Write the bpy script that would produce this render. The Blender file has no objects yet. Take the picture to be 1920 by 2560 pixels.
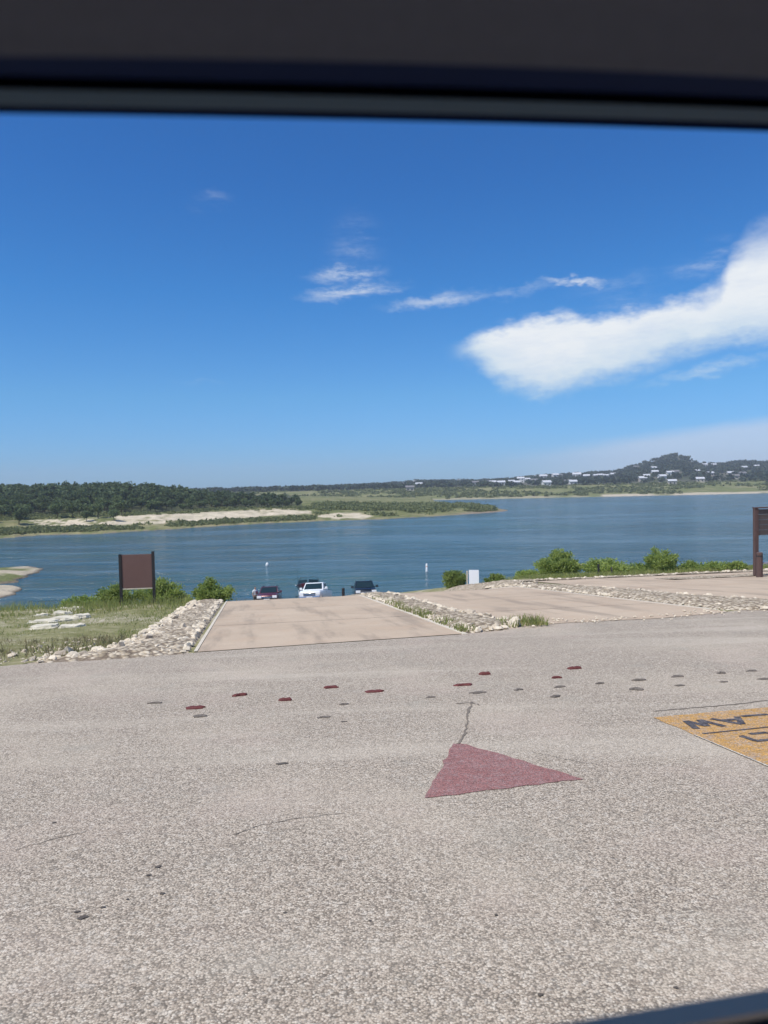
import bpy, bmesh, math, random
import numpy as np
from mathutils import Vector, Matrix

random.seed(7)
rng = np.random.default_rng(7)
R = math.radians
scene = bpy.context.scene
col = scene.collection

# ------------------------------------------------------------------ camera
F, CX, CY = 1850.0, 960.0, 1280.0            # focal length and centre, in units of the 1920-wide frame
pitch, roll = math.atan(65 / F), R(1.2)
fwd = np.array([0, math.cos(pitch), -math.sin(pitch)])
up0 = np.array([0, math.sin(pitch), math.cos(pitch)])
r0 = np.array([1.0, 0, 0])
right = r0 * math.cos(roll) - up0 * math.sin(roll)
upv = up0 * math.cos(roll) + r0 * math.sin(roll)
EYE = np.array([0, 0, 1.7])
cd = bpy.data.cameras.new('camera')
cam = bpy.data.objects.new('camera', cd)
col.objects.link(cam)
cam.matrix_world = Matrix(((right[0], upv[0], -fwd[0], EYE[0]), (right[1], upv[1], -fwd[1], EYE[1]),
                           (right[2], upv[2], -fwd[2], EYE[2]), (0, 0, 0, 1)))
cd.sensor_fit = 'HORIZONTAL'
cd.sensor_width = 36
cd.lens = 36 * F / 1920
cd.clip_start = 0.02
cd.clip_end = 30000
cd.dof.use_dof = True
cd.dof.focus_distance = 7
cd.dof.aperture_fstop = 6.0
scene.camera = cam

SUN_EL, SUN_AZ = R(60), math.atan2(-0.78, -0.62)      # azimuth measured from +Y towards +X: left and a little behind
sun_dir = Vector((math.sin(SUN_AZ) * math.cos(SUN_EL), math.cos(SUN_AZ) * math.cos(SUN_EL), math.sin(SUN_EL)))

def ray(px, py):
    d = fwd * F + right * (px - CX) - upv * (py - CY)
    return d / np.linalg.norm(d)

def azel(px, py):
    d = ray(px, py)
    return math.atan2(d[0], d[1]), math.asin(d[2])

# ------------------------------------------------------------------ node helpers
class NT:
    def __init__(s, nt):
        s.nt = nt
    def n(s, typ, **kw):
        nd = s.nt.nodes.new(typ)
        for k, v in kw.items():
            if k.startswith('i_'):
                nd.inputs[k[2:].replace('_', ' ')].default_value = v
            else:
                setattr(nd, k, v)
        return nd
    def l(s, a, b):
        s.nt.links.new(a, b)
    def put(s, sock, v):
        if hasattr(v, 'is_output') or isinstance(v, bpy.types.NodeSocket):
            s.l(v, sock)
        else:
            sock.default_value = v
    def m(s, op, a, b=None, c=None, clamp=False):
        nd = s.nt.nodes.new('ShaderNodeMath')
        nd.operation = op
        nd.use_clamp = clamp
        s.put(nd.inputs[0], a)
        if b is not None:
            s.put(nd.inputs[1], b)
        if c is not None:
            s.put(nd.inputs[2], c)
        return nd.outputs[0]
    def sstep(s, v, lo, hi):
        nd = s.nt.nodes.new('ShaderNodeMapRange')
        nd.interpolation_type = 'SMOOTHSTEP'
        s.put(nd.inputs[0], v)
        s.put(nd.inputs[1], lo)
        s.put(nd.inputs[2], hi)
        return nd.outputs[0]
    def mix(s, f, a, b, blend='MIX'):
        nd = s.nt.nodes.new('ShaderNodeMix')
        nd.data_type = 'RGBA'
        nd.blend_type = blend
        s.put(nd.inputs[0], f)
        s.put(nd.inputs[6], a if not isinstance(a, tuple) else (*a, 1)[:4])
        s.put(nd.inputs[7], b if not isinstance(b, tuple) else (*b, 1)[:4])
        return nd.outputs[2]
    def noise(s, vec, scale, detail=4, rough=0.55, dist=0.0):
        nd = s.nt.nodes.new('ShaderNodeTexNoise')
        s.l(vec, nd.inputs['Vector'])
        nd.inputs['Scale'].default_value = scale
        nd.inputs['Detail'].default_value = detail
        nd.inputs['Roughness'].default_value = rough
        nd.inputs['Distortion'].default_value = dist
        return nd.outputs['Fac']
    def voro(s, vec, scale, feature='F1', out='Distance', rnd=1.0):
        nd = s.nt.nodes.new('ShaderNodeTexVoronoi')
        nd.feature = feature
        s.l(vec, nd.inputs['Vector'])
        nd.inputs['Scale'].default_value = scale
        nd.inputs['Randomness'].default_value = rnd
        return nd.outputs[out]
    def scalev(s, vec, v, rot=(0, 0, 0)):
        nd = s.nt.nodes.new('ShaderNodeMapping')
        s.l(vec, nd.inputs[0])
        nd.inputs['Rotation'].default_value = rot
        nd.inputs['Scale'].default_value = v
        return nd.outputs[0]
    def ramp(s, fac, stops):
        nd = s.nt.nodes.new('ShaderNodeValToRGB')
        s.l(fac, nd.inputs[0])
        e = nd.color_ramp.elements
        while len(e) > 1:
            e.remove(e[-1])
        e[0].position, e[0].color = stops[0][0], (*stops[0][1], 1)
        for p, c in stops[1:]:
            x = e.new(p)
            x.color = (*c, 1)
        return nd.outputs[0]
    def bump(s, h, strength, dist, normal=None):
        nd = s.nt.nodes.new('ShaderNodeBump')
        s.l(h, nd.inputs['Height'])
        nd.inputs['Strength'].default_value = strength
        nd.inputs['Distance'].default_value = dist
        if normal is not None:
            s.l(normal, nd.inputs['Normal'])
        return nd.outputs[0]

# ------------------------------------------------------------------ world: sky with clouds
world = bpy.data.worlds.new('World')
scene.world = world
world.use_nodes = True
W = NT(world.node_tree)
world.node_tree.nodes.clear()
sky = W.n('ShaderNodeTexSky', sky_type='NISHITA', sun_disc=False)
sky.sun_elevation = SUN_EL
sky.sun_rotation = SUN_AZ
sky.altitude = 250
sky.air_density = 1.0
sky.dust_density = 0.3
sky.ozone_density = 3.0
tc = W.n('ShaderNodeTexCoord')
dirv = tc.outputs['Generated']
sep = W.n('ShaderNodeSeparateXYZ')
W.l(dirv, sep.inputs[0])
az = W.m('ARCTAN2', sep.outputs[0], sep.outputs[1])
el = W.m('ARCSINE', sep.outputs[2])
nA = W.noise(W.scalev(dirv, (1, 1, 2.2)), 7, 3, 0.6)
nB = W.noise(W.scalev(dirv, (1, 1, 4.5), (0, R(12), 0)), 11, 4, 0.65)
nC = W.noise(W.scalev(dirv, (1, 1, 2.0)), 30, 3, 0.65)
nD = W.noise(W.scalev(dirv, (1, 1, 3.2), (0, R(8), 0)), 42, 4, 0.7)

def wiggle(amp, ampc=0.0):
    v = W.m('MULTIPLY_ADD', W.m('SUBTRACT', nA, 0.5), amp, el)
    if ampc:
        v = W.m('MULTIPLY_ADD', W.m('SUBTRACT', nC, 0.5), ampc, v)
    return v

def curve(pts):
    fc = W.n('ShaderNodeFloatCurve')
    A = [azel(*p) for p in pts]
    a0, a1 = -0.1, 1.2
    W.l(W.m('DIVIDE', W.m('SUBTRACT', az, a0), a1 - a0), fc.inputs['Value'])
    c = fc.mapping.curves[0]
    P = sorted(((a - a0) / (a1 - a0), e / 0.6) for a, e in A)
    P = [(x, y) for x, y in P if 0 <= x <= 1]
    c.points[0].location = (0, P[0][1])
    c.points[1].location = (1, P[-1][1])
    for x, y in P:
        c.points.new(x, y)
    fc.mapping.update()
    return W.m('MULTIPLY', fc.outputs[0], 0.6)

upper = curve([(1080, 880), (1125, 872), (1165, 852), (1215, 820), (1310, 784), (1420, 764), (1490, 788), (1600, 762), (1700, 738), (1790, 695), (1830, 606), (1920, 528), (2200, 470), (2700, 420), (3400, 700)])
lower = curve([(1080, 890), (1125, 896), (1175, 914), (1235, 955), (1300, 982), (1380, 990), (1500, 962), (1600, 935), (1700, 905), (1800, 878), (1920, 858), (2200, 800), (2700, 760), (3400, 760)])
e1 = W.m('MULTIPLY_ADD', W.m('SUBTRACT', nD, 0.5), 0.008, wiggle(0.036, 0.030))
fuzz = W.m('MULTIPLY_ADD', W.sstep(az, 0.36, 0.52), 0.05, 0.020)
big = W.m('MULTIPLY', W.sstep(W.m('SUBTRACT', upper, e1), -0.004, fuzz), W.sstep(W.m('SUBTRACT', e1, lower), -0.008, 0.030))
big = W.m('MULTIPLY', big, W.m('MULTIPLY_ADD', nD, 0.14, W.m('MULTIPLY_ADD', nB, 0.50, 0.66)), clamp=True)
mask = W.m('MULTIPLY', big, W.sstep(az, 0.080, 0.112))

wsh = wiggle(0.024, 0.030)

def wisp(px, py, w, h, tilt, amt, wig=0.02, thr=(0.35, 0.75)):
    """a streak of cirrus: centre and size given as angles taken from the view"""
    global mask
    a, e = azel(px, py)
    rx, ry = w / F / 2, h / F / 2
    t = R(tilt)
    u = W.m('SUBTRACT', az, a)
    v = W.m('SUBTRACT', wsh, e)
    uu = W.m('DIVIDE', W.m('ADD', W.m('MULTIPLY', u, math.cos(t)), W.m('MULTIPLY', v, math.sin(t))), rx)
    vv = W.m('DIVIDE', W.m('SUBTRACT', W.m('MULTIPLY', v, math.cos(t)), W.m('MULTIPLY', u, math.sin(t))), ry)
    d = W.m('SQRT', W.m('ADD', W.m('MULTIPLY', uu, uu), W.m('MULTIPLY', vv, vv)))
    k = W.m('MULTIPLY', W.sstep(d, 1.15, 0.0), W.sstep(nD, 0.22, 0.62))
    k = W.m('MULTIPLY', W.m('MULTIPLY', k, W.sstep(nB, thr[0], thr[1])), amt)
    mask = W.m('MAXIMUM', mask, k)

wisp(862, 684, 220, 42, 3, 0.70, 0.018, (0.25, 0.62))
wisp(885, 726, 290, 50, 7, 0.80, 0.02, (0.25, 0.62))
wisp(885, 630, 170, 200, 0, 0.16, 0.03)
wisp(925, 584, 100, 24, -12, 0.35)
wisp(1100, 750, 330, 40, 5, 0.55, 0.012, (0.2, 0.65))
wisp(1250, 733, 420, 34, 6, 0.22, 0.015, (0.2, 0.7))
wisp(1435, 704, 180, 24, -8, 0.70, 0.01, (0.15, 0.55))
wisp(1540, 735, 280, 120, 0, 0.20, 0.03)
wisp(1790, 640, 240, 90, 10, 0.40, 0.03)
wisp(1770, 925, 330, 36, 9, 0.50, 0.008, (0.15, 0.6))
wisp(525, 510, 130, 50, 8, 0.22)
wisp(470, 958, 200, 18, 0, 0.18)
wisp(-4200, 700, 1600, 220, 10, 0.5, 0.05)
# thin veil low on the right: below a slanted upper edge
va, ve = azel(1180, 1140)
vb, vf = azel(1920, 1036)
edge = W.m('MULTIPLY_ADD', W.m('SUBTRACT', az, va), (vf - ve) / (vb - va), ve)
veil = W.m('MULTIPLY', W.sstep(W.m('SUBTRACT', edge, wiggle(0.012, 0.006)), -0.004, 0.016), W.sstep(az, va - 0.02, va + 0.25))
veil = W.m('MULTIPLY', veil, 0.62)
# clean summer air: a deeper, bluer sky than the raw model, by elevation
S_ = 1.35
tint = W.ramp(W.m('DIVIDE', el, 0.6), [(0.0, (.42 / S_, .74 / S_, 1.34 / S_)), (0.06, (.43 / S_, .77 / S_, 1.33 / S_)), (0.20, (.43 / S_, .86 / S_, 1.27 / S_)), (0.42, (.29 / S_, .82 / S_, 1.32 / S_)), (0.64, (.255 / S_, .75 / S_, 1.30 / S_)), (1.0, (.25 / S_, .72 / S_, 1.28 / S_))])
graded = W.mix(1.0, sky.outputs[0], tint, 'MULTIPLY')
c1 = W.mix(veil, graded, (4.6, 5.2, 6.3))
shade = W.mix(W.sstep(W.m('SUBTRACT', e1, lower), 0.0, 0.07), (4.5, 5.5, 6.4), (6.3, 6.6, 6.9))
c2 = W.mix(mask, c1, shade)
bg = W.n('ShaderNodeBackground')
W.l(c2, bg.inputs[0])
bg.inputs[1].default_value = 0.135
wo = W.n('ShaderNodeOutputWorld')
W.l(bg.outputs[0], wo.inputs[0])

# ------------------------------------------------------------------ sun and exposure
sd = bpy.data.lights.new('sun', 'SUN')
sd.energy = 4.3
sd.angle = R(0.53)
sd.color = (1.0, 0.96, 0.89)
sun = bpy.data.objects.new('sun', sd)
col.objects.link(sun)
sun.rotation_euler = sun_dir.to_track_quat('Z', 'Y').to_euler()
sun.location = (0, 0, 60)

vs = scene.view_settings
vs.view_transform = 'Standard'
vs.look = 'None'
vs.exposure = 0.0
vs.gamma = 1.0
vs.use_curve_mapping = False
scene.cycles.use_denoising = True
scene.cycles.use_adaptive_sampling = True
scene.cycles.adaptive_threshold = 0.02
scene.cycles.max_bounces = 4
scene.cycles.diffuse_bounces = 2
scene.cycles.glossy_bounces = 2
scene.cycles.transmission_bounces = 2
world.cycles.sampling_method = 'MANUAL'
world.cycles.sample_map_resolution = 512

# ------------------------------------------------------------------ mesh helpers
def tag(o, label=None, cat=None, group=None, kind=None):
    if label: o['label'] = label
    if cat: o['category'] = cat
    if group: o['group'] = group
    if kind: o['kind'] = kind
    return o

def link(o, parent=None):
    col.objects.link(o)
    if parent is not None:
        o.parent = parent
    return o

def empty(name, loc=(0, 0, 0), rz=0):
    o = bpy.data.objects.new(name, None)
    o.empty_display_size = 0.2
    o.location = loc
    o.rotation_euler = (0, 0, rz)
    return link(o)

def mesh(name, V, Fs, mat, smooth=False):
    me = bpy.data.meshes.new(name)
    me.from_pydata([tuple(map(float, v)) for v in V], [], [tuple(map(int, f)) for f in Fs])
    if mat is not None:
        me.materials.append(mat)
    if smooth:
        me.polygons.foreach_set('use_smooth', [True] * len(me.polygons))
    me.update()
    return me

def obj(name, V, Fs, mat, parent=None, smooth=False, loc=None):
    o = bpy.data.objects.new(name, mesh(name, V, Fs, mat, smooth))
    if loc is not None:
        o.location = loc
    return link(o, parent)

def quads(name, Q, mat, tint=None):
    """Q: (N,4,3) -> fast mesh, with a per-face random tint"""
    N = len(Q)
    me = bpy.data.meshes.new(name)
    me.vertices.add(N * 4)
    me.vertices.foreach_set('co', np.ascontiguousarray(Q, dtype=np.float32).reshape(-1))
    me.loops.add(N * 4)
    me.loops.foreach_set('vertex_index', np.arange(N * 4, dtype=np.int32))
    me.polygons.add(N)
    me.polygons.foreach_set('loop_start', np.arange(0, N * 4, 4, dtype=np.int32))
    me.polygons.foreach_set('loop_total', np.full(N, 4, dtype=np.int32))
    if tint is None:
        tint = rng.random(N)
    at = me.attributes.new('tint', 'FLOAT', 'FACE')
    at.data.foreach_set('value', np.asarray(tint, dtype=np.float32))
    me.materials.append(mat)
    me.update(calc_edges=True)
    return me

class MB:
    """collects boxes, tubes and prisms for one part"""
    def __init__(s):
        s.V, s.F = [], []
    def add(s, V, Fs):
        k = len(s.V)
        s.V += [tuple(v) for v in V]
        s.F += [tuple(i + k for i in f) for f in Fs]
        return s
    def box(s, x0, x1, y0, y1, z0, z1):
        V = [(x, y, z) for z in (z0, z1) for y in (y0, y1) for x in (x0, x1)]
        return s.add(V, [(0, 2, 3, 1), (4, 5, 7, 6), (0, 1, 5, 4), (2, 6, 7, 3), (0, 4, 6, 2), (1, 3, 7, 5)])
    def hexa(s, V):
        return s.add(V, [(0, 3, 2, 1), (4, 5, 6, 7), (0, 1, 5, 4), (1, 2, 6, 5), (2, 3, 7, 6), (3, 0, 4, 7)])
    def tube(s, p, q, r0_, r1_=None, n=8):
        r1_ = r0_ if r1_ is None else r1_
        p, q = Vector(p), Vector(q)
        d = (q - p).normalized()
        a = d.orthogonal().normalized()
        b = d.cross(a)
        V = []
        for c, r in ((p, r0_), (q, r1_)):
            for i in range(n):
                t = 2 * math.pi * i / n
                V.append(c + a * (r * math.cos(t)) + b * (r * math.sin(t)))
        Fs = [(i, (i + 1) % n, n + (i + 1) % n, n + i) for i in range(n)] + [tuple(range(n - 1, -1, -1)), tuple(range(n, 2 * n))]
        return s.add(V, Fs)
    def loft(s, rings, cap=True):
        n = len(rings[0])
        V = [v for r in rings for v in r]
        Fs = []
        for k in range(len(rings) - 1):
            for i in range(n):
                j = (i + 1) % n
                Fs.append((k * n + i, k * n + j, (k + 1) * n + j, (k + 1) * n + i))
        if cap:
            Fs += [tuple(range(n - 1, -1, -1)), tuple(range((len(rings) - 1) * n, len(rings) * n))]
        return s.add(V, Fs)
    def build(s, name, mat, parent=None, smooth=False, bevel=0, loc=None):
        o = obj(name, s.V, s.F, mat, parent, smooth, loc)
        if bevel:
            bm = bmesh.new()
            bm.from_mesh(o.data)
            bmesh.ops.recalc_face_normals(bm, faces=bm.faces)
            ed = [e for e in bm.edges if len(e.link_faces) == 2 and e.calc_face_angle(0) > 0.5]
            bmesh.ops.bevel(bm, geom=ed, offset=bevel, segments=2, affect='EDGES', profile=0.6)
            bm.to_mesh(o.data)
            bm.free()
        else:
            bm = bmesh.new()
            bm.from_mesh(o.data)
            bmesh.ops.recalc_face_normals(bm, faces=bm.faces)
            bm.to_mesh(o.data)
            bm.free()
        return o

def copy_tree(o, parent=None):
    c = o.copy()
    col.objects.link(c)
    c.parent = parent
    for ch in o.children:
        copy_tree(ch, c)
    return c

# ------------------------------------------------------------------ materials
def newmat(name):
    m = bpy.data.materials.new(name)
    m.use_nodes = True
    t = NT(m.node_tree)
    b = m.node_tree.nodes['Principled BSDF']
    return m, t, b

def simple(name, c, rough=0.6, metal=0.0, var=0.12, scale=8.0, bump=0.0, spec=0.5, coat=0.0):
    m, t, b = newmat(name)
    tcn = t.n('ShaderNodeTexCoord')
    n = t.noise(tcn.outputs['Object'], scale, 5, 0.6)
    k = t.m('MULTIPLY_ADD', t.m('SUBTRACT', n, 0.5), 2 * var, 1.0)
    mx = t.n('ShaderNodeVectorMath', operation='SCALE')
    mx.inputs[0].default_value = c
    t.l(k, mx.inputs['Scale'])
    t.l(mx.outputs[0], b.inputs['Base Color'])
    b.inputs['Roughness'].default_value = rough
    b.inputs['Metallic'].default_value = metal
    b.inputs['Specular IOR Level'].default_value = spec
    b.inputs['Coat Weight'].default_value = coat
    if bump:
        t.l(t.bump(n, bump, 0.02), b.inputs['Normal'])
    return m

def leafmat(name, dark, light, trans=0.35, clump=0.6, yellow=None):
    m, t, b = newmat(name)
    at = t.n('ShaderNodeAttribute', attribute_name='tint')
    geo = t.n('ShaderNodeNewGeometry')
    n = t.noise(geo.outputs['Position'], clump, 3, 0.6)
    f = t.m('MULTIPLY_ADD', at.outputs['Fac'], 0.65, t.m('MULTIPLY', t.m('SUBTRACT', n, 0.3), 0.75), clamp=True)
    c = t.mix(f, dark, light)
    if yellow:
        c = t.mix(t.sstep(at.outputs['Fac'], 0.88, 0.97), c, yellow)
    oi = t.n('ShaderNodeObjectInfo')
    k = t.m('MULTIPLY_ADD', oi.outputs['Random'], 0.35, 0.82)
    v = t.n('ShaderNodeVectorMath', operation='SCALE')
    t.l(c, v.inputs[0])
    t.l(k, v.inputs['Scale'])
    b.inputs['Roughness'].default_value = 0.65
    b.inputs['Specular IOR Level'].default_value = 0.25
    t.l(v.outputs[0], b.inputs['Base Color'])
    tr = t.n('ShaderNodeBsdfTranslucent')
    t.l(v.outputs[0], tr.inputs[0])
    ms = t.n('ShaderNodeMixShader')
    ms.inputs[0].default_value = trans
    t.l(b.outputs[0], ms.inputs[1])
    t.l(tr.outputs[0], ms.inputs[2])
    t.l(ms.outputs[0], m.node_tree.nodes['Material Output'].inputs['Surface'])
    return m

def asphalt_material():
    m, t, b = newmat('chip_seal_asphalt')
    p = t.n('ShaderNodeNewGeometry').outputs['Position']
    cells = t.voro(p, 105, 'F1', 'Color')
    sp = t.n('ShaderNodeSeparateColor')
    t.l(cells, sp.inputs[0])
    d = t.voro(p, 105)
    chips = t.ramp(sp.outputs[0], [(0.0, (0.16, 0.130, 0.096)), (0.18, (0.285, 0.235, 0.176)), (0.40, (0.462, 0.386, 0.289)), (0.62, (0.545, 0.457, 0.344)), (0.82, (0.655, 0.56, 0.432)), (1.0, (0.78, 0.69, 0.545))])
    c = t.mix(t.m('MULTIPLY', sp.outputs[1], 0.35), chips, (0.52, 0.41, 0.315))
    # coarser stones scattered through the seal
    cb = t.voro(p, 46, 'F1', 'Color')
    sb = t.n('ShaderNodeSeparateColor')
    t.l(cb, sb.inputs[0])
    c = t.mix(t.m('MULTIPLY', t.sstep(sb.outputs[0], 0.80, 0.95), 0.40), c, (0.22, 0.19, 0.155))
    c = t.mix(t.m('MULTIPLY', t.sstep(sb.outputs[1], 0.82, 0.96), 0.40), c, (0.80, 0.72, 0.59))
    gap = t.sstep(d, 0.42, 0.78)
    c = t.mix(t.m('MULTIPLY', gap, 0.70), c, (0.11, 0.095, 0.075))
    # large patches: pinkish, greenish and dusty tones, tyre-polished bands
    big = t.noise(p, 0.38, 5, 0.6)
    c = t.mix(t.m('MULTIPLY', t.sstep(big, 0.46, 0.70), 0.38), c, (0.60, 0.51, 0.385))
    pk = t.noise(p, 0.8, 3, 0.55)
    c = t.mix(t.m('MULTIPLY', t.sstep(pk, 0.50, 0.68), 0.18), c, (0.54, 0.42, 0.34))
    pat = t.noise(p, 1.3, 5, 0.65)
    c = t.mix(t.m('MULTIPLY', t.sstep(pat, 0.54, 0.72), 0.30), c, (0.33, 0.31, 0.25))
    band = t.noise(t.scalev(p, (0.10, 0.9, 1), (0, 0, R(-10))), 1.0, 4, 0.6)
    c = t.mix(t.m('MULTIPLY', t.sstep(band, 0.50, 0.68), 0.34), c, (0.62, 0.54, 0.42))
    oil = t.noise(p, 2.3, 6, 0.7)
    c = t.mix(t.m('MULTIPLY', t.sstep(oil, 0.66, 0.76), 0.40), c, (0.20, 0.18, 0.15))
    fine = t.noise(p, 13, 3, 0.7)
    c = t.mix(t.m('MULTIPLY', t.sstep(fine, 0.66, 0.78), 0.30), c, (0.21, 0.185, 0.155))
    t.l(c, b.inputs['Base Color'])
    b.inputs['Roughness'].default_value = 0.9
    b.inputs['Specular IOR Level'].default_value = 0.2
    h = t.m('MULTIPLY_ADD', oil, 0.5, t.m('SUBTRACT', 1.0, d))
    t.l(t.bump(h, 0.50, 0.006), b.inputs['Normal'])
    return m

def paint_material(name, c, worn=0.45, edge=(0.5, 0.62)):
    """worn road paint over chip seal: the chips show through where it has rubbed off"""
    m, t, b = newmat(name)
    p = t.n('ShaderNodeNewGeometry').outputs['Position']
    cells = t.voro(p, 105, 'F1', 'Color')
    sp = t.n('ShaderNodeSeparateColor')
    t.l(cells, sp.inputs[0])
    d = t.voro(p, 105)
    chips = t.ramp(sp.outputs[0], [(0.0, (0.13, 0.12, 0.115)), (0.4, (0.38, 0.34, 0.32)), (1.0, (0.66, 0.60, 0.55))])
    k = t.m('MULTIPLY_ADD', sp.outputs[2], 0.75, 0.60)
    v = t.n('ShaderNodeVectorMath', operation='SCALE')
    v.inputs[0].default_value = c
    t.l(k, v.inputs['Scale'])
    n = t.noise(p, 11, 5, 0.75)
    wear = t.m('MULTIPLY', t.sstep(t.m('MULTIPLY_ADD', sp.outputs[1], 0.25, n), edge[0], edge[1] + 0.2), worn)
    cc = t.mix(wear, v.outputs[0], chips)
    cc = t.mix(t.m('MULTIPLY', t.sstep(d, 0.45, 0.75), 0.45), cc, (0.10, 0.085, 0.08))
    t.l(cc, b.inputs['Base Color'])
    b.inputs['Roughness'].default_value = 0.8
    b.inputs['Specular IOR Level'].default_value = 0.25
    t.l(t.bump(t.m('SUBTRACT', 1.0, d), 0.45, 0.005), b.inputs['Normal'])
    return m

def concrete_material():
    m, t, b = newmat('tan_ramp_concrete')
    p = t.n('ShaderNodeNewGeometry').outputs['Position']
    q = t.scalev(p, (1, 1, 1), (0, 0, R(-10)))        # y now runs down the ramp
    n1 = t.noise(q, 0.5, 6, 0.62)
    c = t.ramp(n1, [(0.25, (0.453, 0.348, 0.245)), (0.5, (0.535, 0.418, 0.297)), (0.75, (0.605, 0.483, 0.347))])
    tracks = t.noise(t.scalev(q, (1.6, 0.16, 1)), 1.0, 5, 0.6)
    c = t.mix(t.m('MULTIPLY', t.sstep(tracks, 0.50, 0.66), 0.60), c, (0.30, 0.24, 0.18))
    pink = t.noise(q, 1.3, 3, 0.5)
    c = t.mix(t.m('MULTIPLY', t.sstep(pink, 0.5, 0.7), 0.35), c, (0.53, 0.38, 0.255))
    dust = t.noise(q, 2.6, 6, 0.7)
    c = t.mix(t.m('MULTIPLY', t.sstep(dust, 0.56, 0.72), 0.4), c, (0.60, 0.50, 0.36))
    f = t.noise(p, 60, 3, 0.7)
    c = t.mix(t.m('MULTIPLY', t.sstep(f, 0.5, 0.75), 0.35), c, (0.22, 0.18, 0.15))
    t.l(c, b.inputs['Base Color'])
    b.inputs['Roughness'].default_value = 0.92
    b.inputs['Specular IOR Level'].default_value = 0.2
    t.l(t.bump(f, 0.4, 0.01), b.inputs['Normal'])
    return m

def bank_material():
    m, t, b = newmat('bank_soil_and_turf')
    p = t.n('ShaderNodeNewGeometry').outputs['Position']
    n1 = t.noise(p, 0.35, 6, 0.65)
    n2 = t.noise(p, 2.2, 6, 0.7)
    n3 = t.noise(p, 9, 5, 0.7)
    c = t.ramp(n2, [(0.3, (0.17, 0.165, 0.065)), (0.5, (0.25, 0.24, 0.105)), (0.7, (0.38, 0.335, 0.19))])
    bare = t.sstep(t.m('MULTIPLY_ADD', n1, 0.5, t.m('MULTIPLY', n3, 0.5)), 0.49, 0.60)
    c = t.mix(t.m('MULTIPLY', bare, 0.8), c, (0.58, 0.50, 0.38))
    t.l(c, b.inputs['Base Color'])
    b.inputs['Roughness'].default_value = 0.95
    b.inputs['Specular IOR Level'].default_value = 0.15
    t.l(t.bump(n3, 0.8, 0.06), b.inputs['Normal'])
    return m

def gravel_material():
    m, t, b = newmat('crushed_limestone')
    p = t.n('ShaderNodeNewGeometry').outputs['Position']
    cells = t.voro(p, 11, 'F1', 'Color')
    sp = t.n('ShaderNodeSeparateColor')
    t.l(cells, sp.inputs[0])
    d = t.voro(p, 11)
    c = t.ramp(sp.outputs[0], [(0, (0.34, 0.27, 0.18)), (0.5, (0.52, 0.43, 0.305)), (1, (0.72, 0.62, 0.47))])
    c = t.mix(t.m('MULTIPLY', t.sstep(d, 0.4, 0.7), 0.8), c, (0.16, 0.12, 0.085))
    n = t.noise(p, 1.2, 5, 0.7)
    c = t.mix(t.m('MULTIPLY', t.sstep(n, 0.55, 0.7), 0.5), c, (0.40, 0.31, 0.22))
    t.l(c, b.inputs['Base Color'])
    b.inputs['Roughness'].default_value = 0.95
    b.inputs['Specular IOR Level'].default_value = 0.15
    t.l(t.bump(t.m('SUBTRACT', 1.0, d), 0.9, 0.05), b.inputs['Normal'])
    return m

def rock_material():
    m, t, b = newmat('pale_limestone')
    tcn = t.n('ShaderNodeTexCoord')
    p = tcn.outputs['Object']
    oi = t.n('ShaderNodeObjectInfo')
    n = t.noise(p, 6, 6, 0.7)
    c = t.ramp(n, [(0.3, (0.47, 0.38, 0.26)), (0.5, (0.71, 0.61, 0.46)), (0.72, (0.84, 0.76, 0.60))])
    c = t.mix(t.m('MULTIPLY', oi.outputs['Random'], 0.6), c, (0.42, 0.335, 0.245))
    t.l(c, b.inputs['Base Color'])
    b.inputs['Roughness'].default_value = 0.95
    b.inputs['Specular IOR Level'].default_value = 0.15
    t.l(t.bump(n, 0.6, 0.03), b.inputs['Normal'])
    return m

def water_material():
    m, t, b = newmat('lake_water')
    p = t.n('ShaderNodeNewGeometry').outputs['Position']
    streak = t.noise(t.scalev(p, (0.010, 0.050, 1), (0, 0, R(6))), 1.0, 4, 0.6, 0.4)
    chop = t.noise(t.scalev(p, (0.05, 0.24, 1), (0, 0, R(3))), 1.0, 5, 0.68, 0.3)
    slick = t.m('MULTIPLY_ADD', t.sstep(chop, 0.42, 0.66), 0.6, t.m('MULTIPLY', t.sstep(streak, 0.45, 0.64), 0.5), clamp=True)
    cb = t.mix(slick, (0.020, 0.074, 0.094), (0.110, 0.172, 0.190))  # paler streaks stand for ripple reflections, painted into the water colour
    near = t.noise(t.scalev(p, (0.02, 0.03, 1)), 1.0, 4, 0.6)
    cb = t.mix(t.m('MULTIPLY', t.sstep(near, 0.48, 0.68), 0.55), cb, (0.040, 0.115, 0.110))
    t.l(cb, b.inputs['Base Color'])
    t.l(t.m('MULTIPLY_ADD', slick, 0.16, 0.10), b.inputs['Roughness'])
    b.inputs['IOR'].default_value = 1.33
    w1 = t.noise(t.scalev(p, (0.35, 1.0, 1), (0, 0, R(12))), 0.55, 5, 0.62, 0.5)
    w2 = t.noise(t.scalev(p, (0.30, 1.0, 1), (0, 0, R(-5))), 0.16, 3, 0.6)
    h = t.m('MULTIPLY_ADD', w2, 2.2, w1)
    h = t.m('MULTIPLY', h, t.m('MULTIPLY_ADD', slick, 0.5, 0.7))
    t.l(t.bump(h, 0.9, 0.8), b.inputs['Normal'])
    return m

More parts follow.
